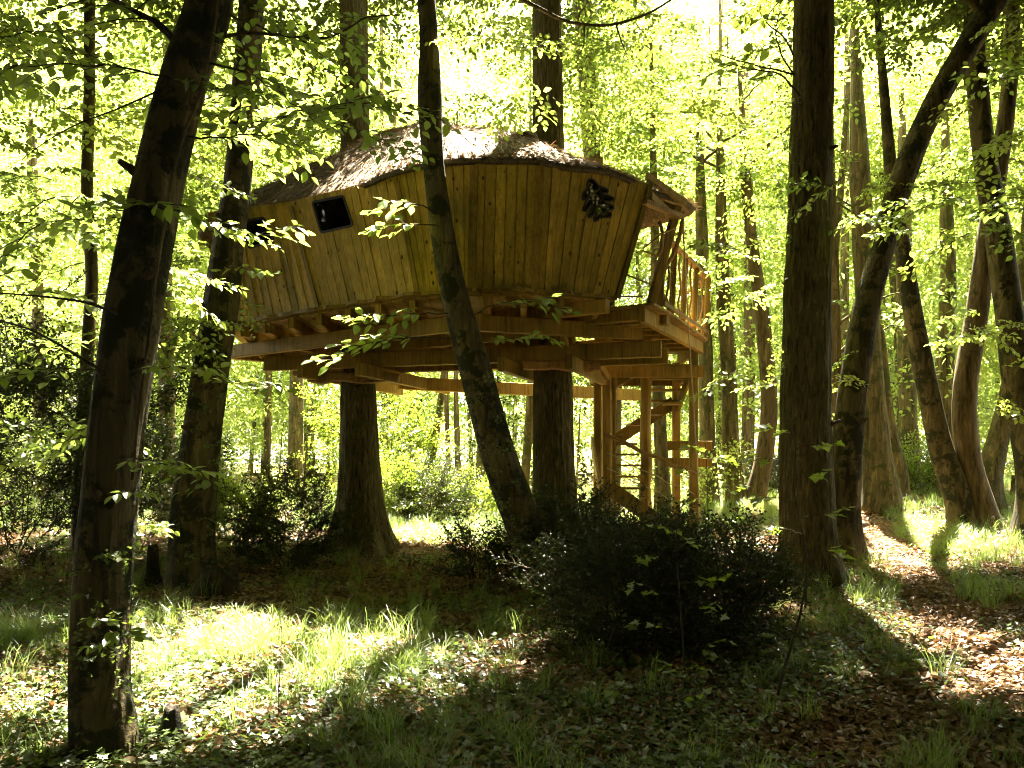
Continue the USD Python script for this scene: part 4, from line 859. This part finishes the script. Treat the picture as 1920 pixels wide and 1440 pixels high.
# the wood goes on overhead, to both sides and behind the camera
n = 4000; x = g.uniform(-26, 26, n); y = g.uniform(-32, 14, n); z = g.uniform(9.0, 15.0, n)
P = np.c_[x, y, z]; k = open_to_sun(P, 1.3) & ~((y > 4) & (np.abs(x) < 11)) & ~((y > 0) & (z < EYE + 0.60 * y + 1.6) & (np.abs(x) < 0.66 * y + 3))
n2 = 1300; a = g.uniform(0, 2 * np.pi, n2); r = g.uniform(9, 26, n2); x, y = r * np.cos(a), r * np.sin(a); z = ground_z(x, y) + 9.5 * g.uniform(size=n2)
P2 = np.c_[x, y, z]; k2 = ((y < -1.5) | (np.abs(x) > 0.72 * y + 3.2)) & (y < 13) & open_to_sun(P2, 1.15)
PP = np.vstack([P[k], P2[k2]]); n = len(PP)
n3 = 6200; x = g.uniform(-12, 12, n3); y = g.uniform(3.5, 16, n3); z = g.uniform(8.6, 14.5, n3); P3 = np.c_[x, y, z]
k3 = open_to_sun(P3, 0.58) & (z > EYE + 0.60 * y + 0.9)
PF = P3[k3]
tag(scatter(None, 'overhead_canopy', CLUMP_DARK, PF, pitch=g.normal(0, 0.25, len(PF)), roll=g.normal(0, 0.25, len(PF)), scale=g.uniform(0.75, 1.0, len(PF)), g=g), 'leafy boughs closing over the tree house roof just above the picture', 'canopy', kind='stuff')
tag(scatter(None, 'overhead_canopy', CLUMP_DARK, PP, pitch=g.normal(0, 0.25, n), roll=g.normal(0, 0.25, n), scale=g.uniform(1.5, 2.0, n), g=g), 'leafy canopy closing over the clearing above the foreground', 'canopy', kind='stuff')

# ------------------------------------------------------------------ leaf sprays near enough to see single leaves
def spr(key, pix, r, ns, L, seed, **k): return leafy_branch(T[key][0], [at(*p) for p in pix], r, ns, L, seed, **k)
spr('centre', [(826, 415, 9.35), (790, 385, 9.2), (745, 378, 9.1), (700, 400, 9.0)], 0.010, 5, 0.15, 1)
spr('centre', [(835, 425, 9.35), (770, 420, 9.15), (715, 430, 9.0), (690, 440, 8.9)], 0.008, 4, 0.14, 2)
spr('centre', [(872, 640, 9.5), (800, 632, 9.3), (710, 640, 9.1), (612, 690, 8.9)], 0.012, 8, 0.16, 3)
spr('centre', [(862, 590, 9.5), (800, 588, 9.2), (720, 592, 9.0), (640, 600, 8.8)], 0.009, 6, 0.13, 4)
spr('centre', [(880, 600, 9.4), (930, 570, 9.2), (990, 560, 9.1), (1055, 585, 9.0)], 0.010, 6, 0.15, 5)
spr('centre', [(885, 640, 9.4), (930, 640, 9.2), (990, 630, 9.0), (1040, 640, 8.9)], 0.007, 4, 0.12, 6)
spr('second', [(432, 470, 10.1), (480, 440, 9.8), (520, 430, 9.6), (562, 425, 9.5)], 0.010, 5, 0.16, 7)
spr('second', [(430, 500, 10.1), (450, 500, 9.8), (475, 510, 9.6), (500, 515, 9.5)], 0.007, 3, 0.14, 8)
spr('second', [(360, 960, 10.0), (380, 900, 9.7), (350, 880, 9.5), (300, 860, 9.4)], 0.009, 5, 0.15, 9)
spr('second', [(385, 730, 10.1), (430, 715, 9.8), (480, 715, 9.6), (520, 725, 9.4)], 0.009, 5, 0.16, 10)
spr('front', [(218, 870, 4.4), (265, 860, 4.3), (315, 870, 4.2), (380, 885, 4.1)], 0.006, 6, 0.075, 11)
spr('front', [(240, 700, 4.5), (300, 690, 4.4), (360, 690, 4.3), (420, 690, 4.2)], 0.005, 5, 0.075, 12)
spr('front', [(195, 700, 4.5), (120, 690, 4.4), (50, 700, 4.3), (-30, 715, 4.2)], 0.005, 6, 0.075, 13)
spr('front', [(330, 80, 4.9), (270, 30, 4.7), (200, 0, 4.5), (80, -10, 4.3)], 0.012, 8, 0.085, 14)
spr('front', [(360, 160, 4.9), (250, 130, 4.6), (120, 120, 4.4), (-40, 130, 4.2)], 0.008, 8, 0.09, 15)
spr('front', [(380, 120, 4.9), (450, 130, 4.8), (520, 170, 4.7), (590, 230, 4.6)], 0.008, 7, 0.085, 16)
spr('front', [(330, 250, 4.9), (400, 260, 4.8), (480, 250, 4.7), (560, 260, 4.6)], 0.007, 7, 0.085, 17)
spr('front', [(415, 20, 5.0), (480, 50, 4.9), (560, 70, 4.8), (640, 50, 4.7)], 0.009, 6, 0.08, 18)
spr('right', [(1500, 180, 10.0), (1460, 140, 9.8), (1420, 130, 9.6), (1350, 120, 9.4)], 0.014, 5, 0.15, 19)
spr('right', [(1490, 140, 10.0), (1455, 60, 9.8), (1460, 20, 9.6), (1480, -40, 9.4)], 0.012, 5, 0.15, 20)
g = np.random.default_rng(5)
# small leaves sprouting from the front trunk's foot
for k, (px, py, q) in enumerate([(165, 1170, 1), (215, 1200, 1), (205, 1215, -1), (225, 930, 1), (205, 1190, 1)]):
    spr('front', [(px, py, 4.38), (px + 20 * q, py - 8, 4.3), (px + 45 * q, py - 5, 4.25)], 0.003, 2, 0.07, 30 + k)
# long bare boughs
t0 = T['front'][0]
for pts, r in [([(325, 75, 4.9), (290, 40, 4.8), (255, 22, 4.7), (215, 0, 4.6), (150, -40, 4.5)], 0.022), ([(200, 700, 4.55), (150, 670, 4.5), (100, 640, 4.4), (40, 612, 4.3), (-20, 598, 4.2)], 0.010), ([(220, 590, 4.6), (150, 565, 4.5), (70, 555, 4.4), (-20, 548, 4.3)], 0.009), ([(415, 70, 5.0), (470, 62, 5.0), (560, 70, 5.0), (605, 72, 5.0), (650, 55, 5.0), (690, 32, 5.0), (750, 28, 5.0)], 0.012), ([(340, 150, 4.9), (230, 200, 4.7), (130, 240, 4.6), (40, 300, 4.5)], 0.007)]:
    part(t0, 'bough', tube(smooth_path([at(*p) for p in pts], 24), np.linspace(r, r * 0.35, 24), 6), B_TWIG, True)
t0 = T['right'][0]
for pts, r in [([(960, -10, 9.8), (1010, 15, 9.8), (1070, 42, 9.8), (1130, 48, 9.8), (1190, 35, 9.8), (1270, -10, 9.8)], 0.028), ([(1095, 45, 9.8), (1095, 80, 9.7), (1080, 110, 9.6)], 0.012), ([(1155, 45, 9.8), (1170, 90, 9.7), (1178, 105, 9.6)], 0.012), ([(1490, 140, 10.0), (1440, 128, 9.9), (1390, 115, 9.9), (1345, 100, 9.8)], 0.014), ([(1488, 105, 10.0), (1465, 65, 9.9), (1438, 40, 9.9), (1460, 5, 9.8)], 0.014), ([(1600, 390, 10.6), (1570, 370, 10.4), (1550, 360, 10.3)], 0.012)]:
    part(t0, 'bough', tube(smooth_path([at(*p) for p in pts], 20), np.linspace(r, r * 0.4, 20), 6), B_MID, True)
# layers of leaves hanging from boughs that reach into the picture
def hang(key, n, px0, px1, py0, py1, Y0, Y1, seed, protos=SPRAY_NEAR, sc=1.0, rows=5, keep=0.45):
    g = np.random.default_rng(3000 + seed); t = T[key][0]; P = []
    tiers = [(g.uniform(py0, py1), g.uniform(px0, px1), g.uniform(Y0, Y1)) for _ in range(rows)]
    for k in range(n):
        py, cx, cy = tiers[g.integers(rows)]; py = py + g.normal(0, 0.05 * (py1 - py0)); px = np.clip(cx + g.normal(0, 0.33) * (px1 - px0), px0, px1)
        P.append(at(px, py, cy + g.normal(0, 0.10) * (Y1 - Y0)))
    P = np.array(P); P = P[open_to_sun(P, keep)]; n = len(P)
    scatter(t, 'foliage', protos, P, pitch=g.normal(0.08, 0.2, n), roll=g.normal(0, 0.25, n), scale=g.uniform(0.7, 1.15, n) * sc, g=g)
hang('front', 60, -60, 330, -40, 330, 6.0, 10.5, 1, rows=9, sc=0.9)
hang('front', 26, -60, 280, 330, 560, 5.0, 7.5, 2, rows=5)
hang('front', 24, 400, 660, 10, 250, 4.6, 7.0, 3, rows=6)
hang('second', 22, 480, 760, 20, 230, 7.5, 10.0, 4, rows=6)
hang('second', 22, 220, 420, 380, 700, 7.0, 10.0, 5, rows=5)
hang('front', 16, -40, 330, 600, 960, 5.0, 7.0, 6, rows=5, sc=0.8)
hang('centre', 34, 740, 990, -40, 240, 8.0, 9.8, 7, rows=7)
hang('oak_b', 40, 940, 1300, 20, 260, 10.0, 13.5, 8, rows=8, protos=SPRAY_MID, sc=0.8)
hang('right', 44, 1560, 1760, -30, 420, 8.5, 12, 9, rows=6)
hang('lean', 56, 1640, 1960, -40, 420, 7.0, 11, 10, rows=8)
hang('lean', 60, 1600, 1920, 420, 800, 11.5, 14, 11, rows=8)
hang('right', 50, 1300, 1500, 380, 760, 11.0, 15.0, 12, rows=8)
hang('right', 56, 1150, 1500, 40, 420, 12.0, 15.5, 13, rows=8, protos=SPRAY_MID, sc=0.8)
hang('oak_b', 110, 640, 1500, -60, 420, 18, 30, 21, rows=22, protos=CLUMP_FINE, keep=0.7)
hang('second', 80, -60, 640, -60, 520, 16, 28, 22, rows=18, protos=CLUMP_FINE, keep=0.7)
hang('lean', 70, 1500, 2000, -60, 560, 18, 28, 23, rows=16, protos=CLUMP_FINE, keep=0.7)
hang('lean', 40, 1560, 1940, 100, 700, 14, 18, 14, rows=10, protos=SPRAY_MID)
hang('oak_b', 36, 700, 1300, -30, 230, 14, 18, 15, rows=8, protos=SPRAY_MID)
hang('oak_a', 30, 380, 700, 60, 420, 13.5, 17, 16, rows=7, protos=SPRAY_MID)
hang('second', 30, -40, 380, 250, 640, 10.5, 15, 17, rows=8, protos=SPRAY_MID)
# the vine on the front trunk
vine = thing('climbing_vine', 'pale woody vine climbing the face of the foreground leaning beech', 'vine', at(240, 900, 4.5))
part(vine, 'stem', tube(smooth_path([at(*p) for p in [(408, -20, 4.86), (400, 60, 4.84), (388, 120, 4.82), (370, 190, 4.78), (345, 250, 4.75), (325, 320, 4.72), (312, 400, 4.68), (292, 520, 4.6), (278, 640, 4.55), (262, 760, 4.5), (248, 900, 4.45)]], 60), np.linspace(0.011, 0.008, 60), 7), B_RED, True)

# broken branch stubs on the nearer trunks
def stubs(key, zs, seed, r=0.016):
    g = np.random.default_rng(seed); t, p, axis = T[key]
    for z in zs:
        c = axis(z); a = g.uniform(-2.6, -0.4); d = np.array([math.cos(a), math.sin(a), g.uniform(0.1, 0.7)]); L = c[3] + g.uniform(0.03, 0.10)
        part(t, 'stub', tube(np.array([c[:3] + d * c[3] * 0.7, c[:3] + d * (c[3] * 1.0 + 0.01), c[:3] + d * L]), np.array([r * 2.2, r * 1.5, r]), 8), B_TWIG, True)
stubs('front', [1.3, 2.1, 2.6, 3.2], 1); stubs('second', [1.9, 3.4, 4.6, 5.2], 2, 0.022); stubs('centre', [2.2, 3.3, 4.9], 3, 0.022); stubs('right', [1.9, 4.0, 5.3], 4, 0.02); stubs('lean', [2.0, 3.5, 4.6, 5.5], 5, 0.022); stubs('oak_a', [2.6], 6, 0.03)
# ivy on three of the trunks
def trunk_ivy(key, label, z0, z1, n, seed, a0=0.0, a1=2 * np.pi, sc=0.55):
    g = np.random.default_rng(seed); t, p, axis = T[key]; b = axis(z0); th = thing('climbing_ivy', label, 'ivy', b[:3])
    z = z0 + (z1 - z0) * g.uniform(size=n) ** 1.3; a = g.uniform(a0, a1, n) + 0.5 * np.sin(z * 2.1 + seed)
    A = np.array([axis(q) for q in z]); r = A[:, 3] * 1.03 + 0.005
    P = np.c_[A[:, 0] + r * np.cos(a), A[:, 1] + r * np.sin(a), z]
    scatter(th, 'leaves', IVY_SPRIG, P, yaw=a + g.normal(0, 0.9, n), pitch=g.normal(-0.5, 0.5, n), roll=g.normal(0, 0.6, n), scale=g.uniform(0.6, 1.2, n) * sc, g=g)
trunk_ivy('second', 'green ivy leaves on the lower trunk of the second beech from the left', 0.2, 3.0, 70, 1, -3.0, 0.2)
trunk_ivy('centre', 'ivy leaves sprouting near the foot of the slanting trunk', 0.4, 2.6, 60, 2, -2.4, 0.6)
trunk_ivy('right', 'dark ivy along the left edge of the thick upright oak', 2.6, 6.4, 60, 3, 2.2, 3.6)
trunk_ivy('front', 'small ivy leaves at the foot of the foreground leaning beech', 0.02, 1.1, 40, 4, -2.2, 0.4, 0.45)

# ------------------------------------------------------------------ shrubs and saplings
def shrub(name, label, c, rx, ry, h, n, protos, mat_stem=B_TWIG, seed=0, nst=5, cat='shrub', scale=1.0, group=None):
    g = np.random.default_rng(700 + seed); c = np.array(on(*c)) if len(c) == 2 else np.array(c)
    t = thing(name, label, cat, c, group)
    for k in range(nst):
        a = g.uniform(0, 2 * np.pi); q = g.uniform(0.2, 0.8)
        part(t, 'stem', limb(c + [0.06 * math.cos(a), 0.06 * math.sin(a), -0.05], c + [rx * q * math.cos(a), ry * q * math.sin(a), h * g.uniform(0.7, 1.0)], 0.012, g, sag=0.05), mat_stem, True)
    u = g.normal(size=(n, 3)); u /= np.linalg.norm(u, axis=1, keepdims=True); r = g.uniform(0.25, 1, n) ** 0.5 * (0.6 + 0.8 * meshkit.noise(u * 2.4 + seed, seed))
    P = c + np.c_[u[:, 0] * rx * r, u[:, 1] * ry * r, h * (0.5 + 0.5 * u[:, 2] * r)]
    yaw = np.arctan2(u[:, 1], u[:, 0]) + g.normal(0, 0.7, n)
    P = P[P[:, 2] > ground_z(P[:, 0], P[:, 1]) + 0.02] if False else P
    m = max(4, n // 7); top = g.choice(np.where(u[:, 2] > -0.1)[0], m); ext = c + (P[top] - c) * g.uniform(1.08, 1.38, (m, 1))
    P = np.vstack([P, ext]); yaw = np.r_[yaw, yaw[top]]; n = len(P)
    scatter(t, 'foliage', protos, P, yaw=yaw, pitch=g.normal(-0.55, 0.5, n), roll=g.normal(0, 0.4, n), scale=g.uniform(0.75, 1.25, n) * scale, g=g)
    return t
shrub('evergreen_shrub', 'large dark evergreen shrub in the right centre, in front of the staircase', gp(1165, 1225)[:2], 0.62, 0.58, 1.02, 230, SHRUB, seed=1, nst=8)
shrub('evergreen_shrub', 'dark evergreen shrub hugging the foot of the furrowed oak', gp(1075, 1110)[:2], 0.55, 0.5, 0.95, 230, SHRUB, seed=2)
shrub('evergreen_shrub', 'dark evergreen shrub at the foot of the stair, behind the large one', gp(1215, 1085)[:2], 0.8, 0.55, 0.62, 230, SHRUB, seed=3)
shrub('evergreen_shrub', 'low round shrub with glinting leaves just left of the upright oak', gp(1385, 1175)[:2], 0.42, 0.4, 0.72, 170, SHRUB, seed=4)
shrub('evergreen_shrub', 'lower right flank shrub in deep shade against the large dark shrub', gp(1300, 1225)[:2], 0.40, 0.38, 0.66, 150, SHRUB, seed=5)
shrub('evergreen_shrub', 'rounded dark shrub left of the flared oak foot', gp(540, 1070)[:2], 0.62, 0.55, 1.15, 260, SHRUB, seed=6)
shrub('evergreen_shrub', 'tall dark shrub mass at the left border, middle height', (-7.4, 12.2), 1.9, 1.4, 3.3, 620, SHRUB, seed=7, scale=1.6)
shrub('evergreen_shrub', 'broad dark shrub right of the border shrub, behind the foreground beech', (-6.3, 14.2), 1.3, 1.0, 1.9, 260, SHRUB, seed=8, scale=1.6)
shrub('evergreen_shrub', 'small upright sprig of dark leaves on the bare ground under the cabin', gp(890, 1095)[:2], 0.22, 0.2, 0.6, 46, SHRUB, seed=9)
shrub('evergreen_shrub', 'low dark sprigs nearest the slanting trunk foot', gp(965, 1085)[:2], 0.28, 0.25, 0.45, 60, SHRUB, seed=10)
shrub('leafy_shrub', 'bright leafy shrub left of the rounded dark shrub, lit by sun', gp(440, 1040)[:2], 0.6, 0.5, 1.0, 150, SHRUB_GREEN, seed=11)
shrub('leafy_shrub', 'bright lime bush directly right of the flared oak, behind it', gp(728, 985)[:2], 0.7, 0.6, 1.15, 170, SHRUB_GREEN, seed=12, scale=1.2)
shrub('leafy_shrub', 'greyish twiggy bush in the middle of the lit gap', gp(805, 985)[:2], 0.75, 0.5, 0.95, 170, SHRUB, seed=13, scale=1.2)
shrub('leafy_shrub', 'green bush between the lit gap and the slanting trunk', gp(885, 975)[:2], 0.8, 0.6, 0.7, 170, SHRUB_GREEN, seed=14, scale=1.2)
shrub('leafy_shrub', 'shaded conifer like bush behind the flared oak under the beams', (-3.2, 19.5), 1.3, 1.0, 2.6, 200, SHRUB_GREEN, seed=15, scale=1.8)
shrub('leafy_shrub', 'leafy bush beside the broad pale trunk at the end of the path', gp(1730, 925)[:2], 0.9, 0.6, 0.9, 150, SHRUB_GREEN, seed=16, scale=1.3)
shrub('leafy_shrub', 'bush behind the split pale stump left of the upright oak', gp(1470, 930)[:2], 0.7, 0.5, 1.0, 150, SHRUB, seed=17, scale=1.3)
def sapling(name, label, stem, r, twigs, seed, leafL=0.07, star=True, cat='sapling', leafmat=L_MAPLE):
    pts = [at(*p) if len(p) == 3 else p for p in stem]
    b = pts[0]; pts[0] = np.array([b[0], b[1], float(ground_z(b[0], b[1])) - 0.03])
    t = thing(name, label, cat, pts[0]); sp_ = smooth_path(pts, 26)
    part(t, 'stem', tube(sp_, np.linspace(r, r * 0.35, 26), 7), B_TWIG, True)
    g = np.random.default_rng(seed)
    for (u, yaw, L) in twigs:
        p = sp_[int(u * 25)]; d = np.array([math.cos(yaw), math.sin(yaw), 0.25])
        leafy_branch(t, [p, p + d * L * 0.5, p + d * L + [0, 0, -0.06 * L]], r * 0.4, 2, leafL, seed * 31 + int(u * 100), leafmat=leafmat, star=star, step=leafL * 1.3)
    return t
sapling('maple_sapling', 'thin maple sapling with pale lobed leaves in front of the upright oak', [(1508, 1110, 8.2), (1512, 1040, 8.2), (1500, 980, 8.2), (1488, 900, 8.2), (1492, 840, 8.2), (1478, 800, 8.2)], 0.012, [(0.35, 0.3, 0.5), (0.45, 2.7, 0.45), (0.55, 0.1, 0.55), (0.62, 3.3, 0.5), (0.72, 0.5, 0.45), (0.8, 2.9, 0.5), (0.9, -0.3, 0.4), (0.97, 2.0, 0.35)], 1, leafL=0.13)
sapling('maple_sapling', 'maple sapling with several leafy twigs right of the large dark shrub', [(1285, 1330, 5.6), (1282, 1230, 5.6), (1275, 1130, 5.6), (1270, 1050, 5.6), (1268, 990, 5.6)], 0.008, [(0.3, 0.2, 0.35), (0.4, 3.0, 0.3), (0.5, 0.5, 0.35), (0.6, 2.7, 0.35), (0.7, -0.2, 0.3), (0.8, 3.3, 0.3), (0.9, 0.8, 0.25), (0.97, 1.8, 0.25)], 2, leafL=0.075)
sapling('maple_sapling', 'low maple seedling with broad leaves beneath the dark shrub', [(1240, 1345, 5.0), (1238, 1300, 5.0), (1230, 1250, 5.0)], 0.006, [(0.4, 0.2, 0.3), (0.6, 3.1, 0.3), (0.8, 1.2, 0.25), (0.95, -0.5, 0.28)], 3, leafL=0.075)
sapling('bare_sapling', 'dark bare stick leaning right on the leafy floor below the upright oak', [(1452, 1340, 5.3), (1466, 1270, 5.4), (1490, 1190, 5.5), (1508, 1110, 5.6), (1512, 1060, 5.6)], 0.013, [(0.9, 0.4, 0.2)], 4, leafL=0.06)
sapling('maple_sapling', 'slim seedling with drooping leaves at the foot of the stair', [(1330, 1110, 9.5), (1328, 1000, 9.5), (1326, 900, 9.5), (1322, 830, 9.5)], 0.008, [(0.5, 0.3, 0.4), (0.6, 2.8, 0.4), (0.7, 0.0, 0.45), (0.8, 3.2, 0.4), (0.9, 0.4, 0.35), (0.97, 2.2, 0.3)], 5, leafL=0.12)
sapling('leafy_seedling', 'small seedling with upright pointed leaves beside the low round shrub', [(1405, 1225, 6.6), (1407, 1200, 6.6), (1410, 1175, 6.6)], 0.005, [(0.6, 0.3, 0.16), (0.75, 2.9, 0.16), (0.95, 1.4, 0.15)], 6, leafL=0.09, star=False)
sapling('dry_stalk', 'thin dry stalk standing in the sunlit grass', [(520, 1330, 5.0), (525, 1250, 5.0), (528, 1190, 5.0), (522, 1140, 5.0)], 0.003, [(0.5, 0.4, 0.08), (0.7, 2.8, 0.07)], 7, leafL=0.03, star=False, leafmat=L_DEAD)

# ------------------------------------------------------------------ stumps, stones and sticks
def stump(name, label, px, py, r, h, mat=STUMP, seed=0, tilt=(0, 0), cat='stump', jag=0.35):
    p = gp(px, py); t = thing(name, label, cat, p)
    ring = [[p[0] + tilt[0] * k, p[1] + tilt[1] * k, p[2] - 0.08 + (h + 0.08) * k, r * (1.25 - (0.35 + 0.4 * (jag > 0.85)) * k)] for k in (0, 0.3, 0.6, 0.85, 1.0)]
    v, f = trunk_mesh(ring, 22, 0.05, seed, 0.3, 0.12, 0.25, 0.12)
    top = v[:, 2] > p[2] + h * 0.85; v = np.array(v); v[top, 2] += h * jag * (meshkit.noise(v[top] * 14, seed) - 0.4)
    part(t, 'wood', (v, f), mat, True)
    return t
stump('tree_stump', 'small dark rotten stump on the sunlit ground right of the foreground beech', 322, 1395, 0.085, 0.17, seed=1, jag=0.9)
stump('tree_stump', 'black stump leaning against the second beech from the left', 400, 1122, 0.20, 0.32, seed=2, tilt=(0.1, 0), jag=0.8)
stump('tree_stump', 'narrow broken snag left of the second beech', 286, 1100, 0.07, 0.48, seed=3, jag=0.5)
stump('tree_stump', 'short dark post like stump at the right border', 1905, 938, 0.10, 0.55, B_MID, seed=4, jag=0.1)
stump('tree_stump', 'pale split stump at the foot of a brown trunk, left of the upright oak', 1430, 948, 0.09, 0.62, W_POLE, seed=5, jag=0.5)
p = gp(1612, 992); stn = trimesh.creation.icosphere(3, 0.17); stn.vertices = stn.vertices * [1.0, 0.8, 0.6] * (0.8 + 0.5 * meshkit.noise(stn.vertices * 9, 2))[:, None] + p + [0, 0, 0.05]
t = thing('mossy_stone', 'dark lump of stone beside the path behind the upright oak', 'stone', p); part(t, 'rock', stn, STONE, True)
p = gp(880, 1243); t = thing('fallen_stick', 'thin pale stick lying on the leaves in the foreground', 'stick', p)
part(t, 'wood', log(p + [-0.12, 0.03, 0.03], p + [0.13, -0.02, 0.045], 0.007, seed=2, sides=6), W_POLE, True)

# ------------------------------------------------------------------ the forest floor
g = np.random.default_rng(11)
def spread_pts(n, ymin, ymax, half, power=1.6):
    y = ymin + (ymax - ymin) * g.uniform(size=n) ** power; x = g.uniform(-1, 1, n) * (half * y + 0.8)
    return x, y
path_d = lambda x, y: np.minimum(np.min(np.hypot(x[:, None] - smooth_path(np.c_[path_pts, path_pts[:, :1] * 0], 60)[None, :, 0], y[:, None] - smooth_path(np.c_[path_pts, path_pts[:, :1] * 0], 60)[None, :, 1]), 1), np.min(np.hypot(x[:, None] - smooth_path(np.c_[path_pts2, path_pts2[:, :1] * 0], 60)[None, :, 0], y[:, None] - smooth_path(np.c_[path_pts2, path_pts2[:, :1] * 0], 60)[None, :, 1]), 1))
x, y = spread_pts(3600, 2.4, 19, 0.66, 1.4)
tag(scatter(None, 'leaf_litter', LITTER, np.c_[x, y, ground_z(x, y) + 0.012], scale=g.uniform(0.7, 1.2, len(x)), pitch=g.normal(0, 0.06, len(x)), roll=g.normal(0, 0.06, len(x)), g=g), 'brown fallen leaves covering the floor of the wood', 'leaf litter', kind='stuff')
x, y = spread_pts(6600, 2.4, 17, 0.66, 1.5); dens = meshkit.fbm(np.c_[x * 0.8, y * 0.8, 0 * x], 3, 21); bare = np.exp(-(((x + 1.0) / 1.7) ** 2 + ((y - 10.2) / 1.9) ** 2))
k = (dens > 0.45) & (path_d(x, y) > 0.45) & (g.uniform(size=len(x)) > bare * 1.3)
tag(scatter(None, 'ground_ivy', COVER, np.c_[x, y, ground_z(x, y)][k], scale=g.uniform(0.7, 1.25, k.sum()), g=g), 'low green ivy leaves spreading over the foreground floor', 'ground ivy', kind='stuff')
x, y = spread_pts(420, 2.4, 14, 0.66, 1.4)
tag(scatter(None, 'fallen_twigs', TWIGS, np.c_[x, y, ground_z(x, y) + 0.02], scale=g.uniform(0.6, 1.4, len(x)), g=g), 'thin dry twigs strewn over the woodland floor', 'twigs', kind='stuff')
blobs = [(gp(px, py), r, w) for px, py, r, w in [(420, 1235, 0.5, 1.0), (590, 1265, 0.42, 1.0), (60, 1215, 0.6, 1.0), (280, 1300, 0.28, .5), (700, 1270, 0.45, .7), (950, 1250, 0.35, .4), (760, 1410, .3, .7), (960, 1410, .2, .7), (1780, 1010, 1.4, 1.0), (1890, 1030, 1.3, 1.0), (1660, 1080, .6, .8), (1850, 1120, .7, .7), (1530, 1190, .3, .5), (1620, 1130, .4, .7), (1380, 965, 1.2, 1.0), (1300, 965, 1.0, .9), (1690, 960, .9, .8), (820, 1000, 1.8, 1.0), (700, 1000, 1.3, .9), (930, 985, 1.4, 1.0), (1010, 960, 1.5, .9), (600, 1190, .9, .35), (800, 1180, 1.0, .25), (400, 1180, .8, .3), (1840, 940, 1.2, .7)]]
x, y = spread_pts(16000, 2.4, 26, 0.66, 1.15); dn = np.zeros(len(x))
for c, r, w in blobs: dn = np.maximum(dn, w * np.exp(-((x - c[0]) ** 2 + (y - c[1]) ** 2) / (r * r) * 1.2))
dn = np.maximum(dn, 0.05 + 0.35 * (y > 15)); k = (g.uniform(size=len(x)) < dn * 0.9) & (path_d(x, y) > 0.34)
tag(scatter(None, 'grass', GRASS, np.c_[x, y, ground_z(x, y)][k], scale=g.uniform(0.55, 1.1, k.sum()), pitch=g.normal(0, 0.12, k.sum()), roll=g.normal(0, 0.12, k.sum()), g=g), 'tufts of long green grass growing on the woodland floor', 'grass', kind='stuff')
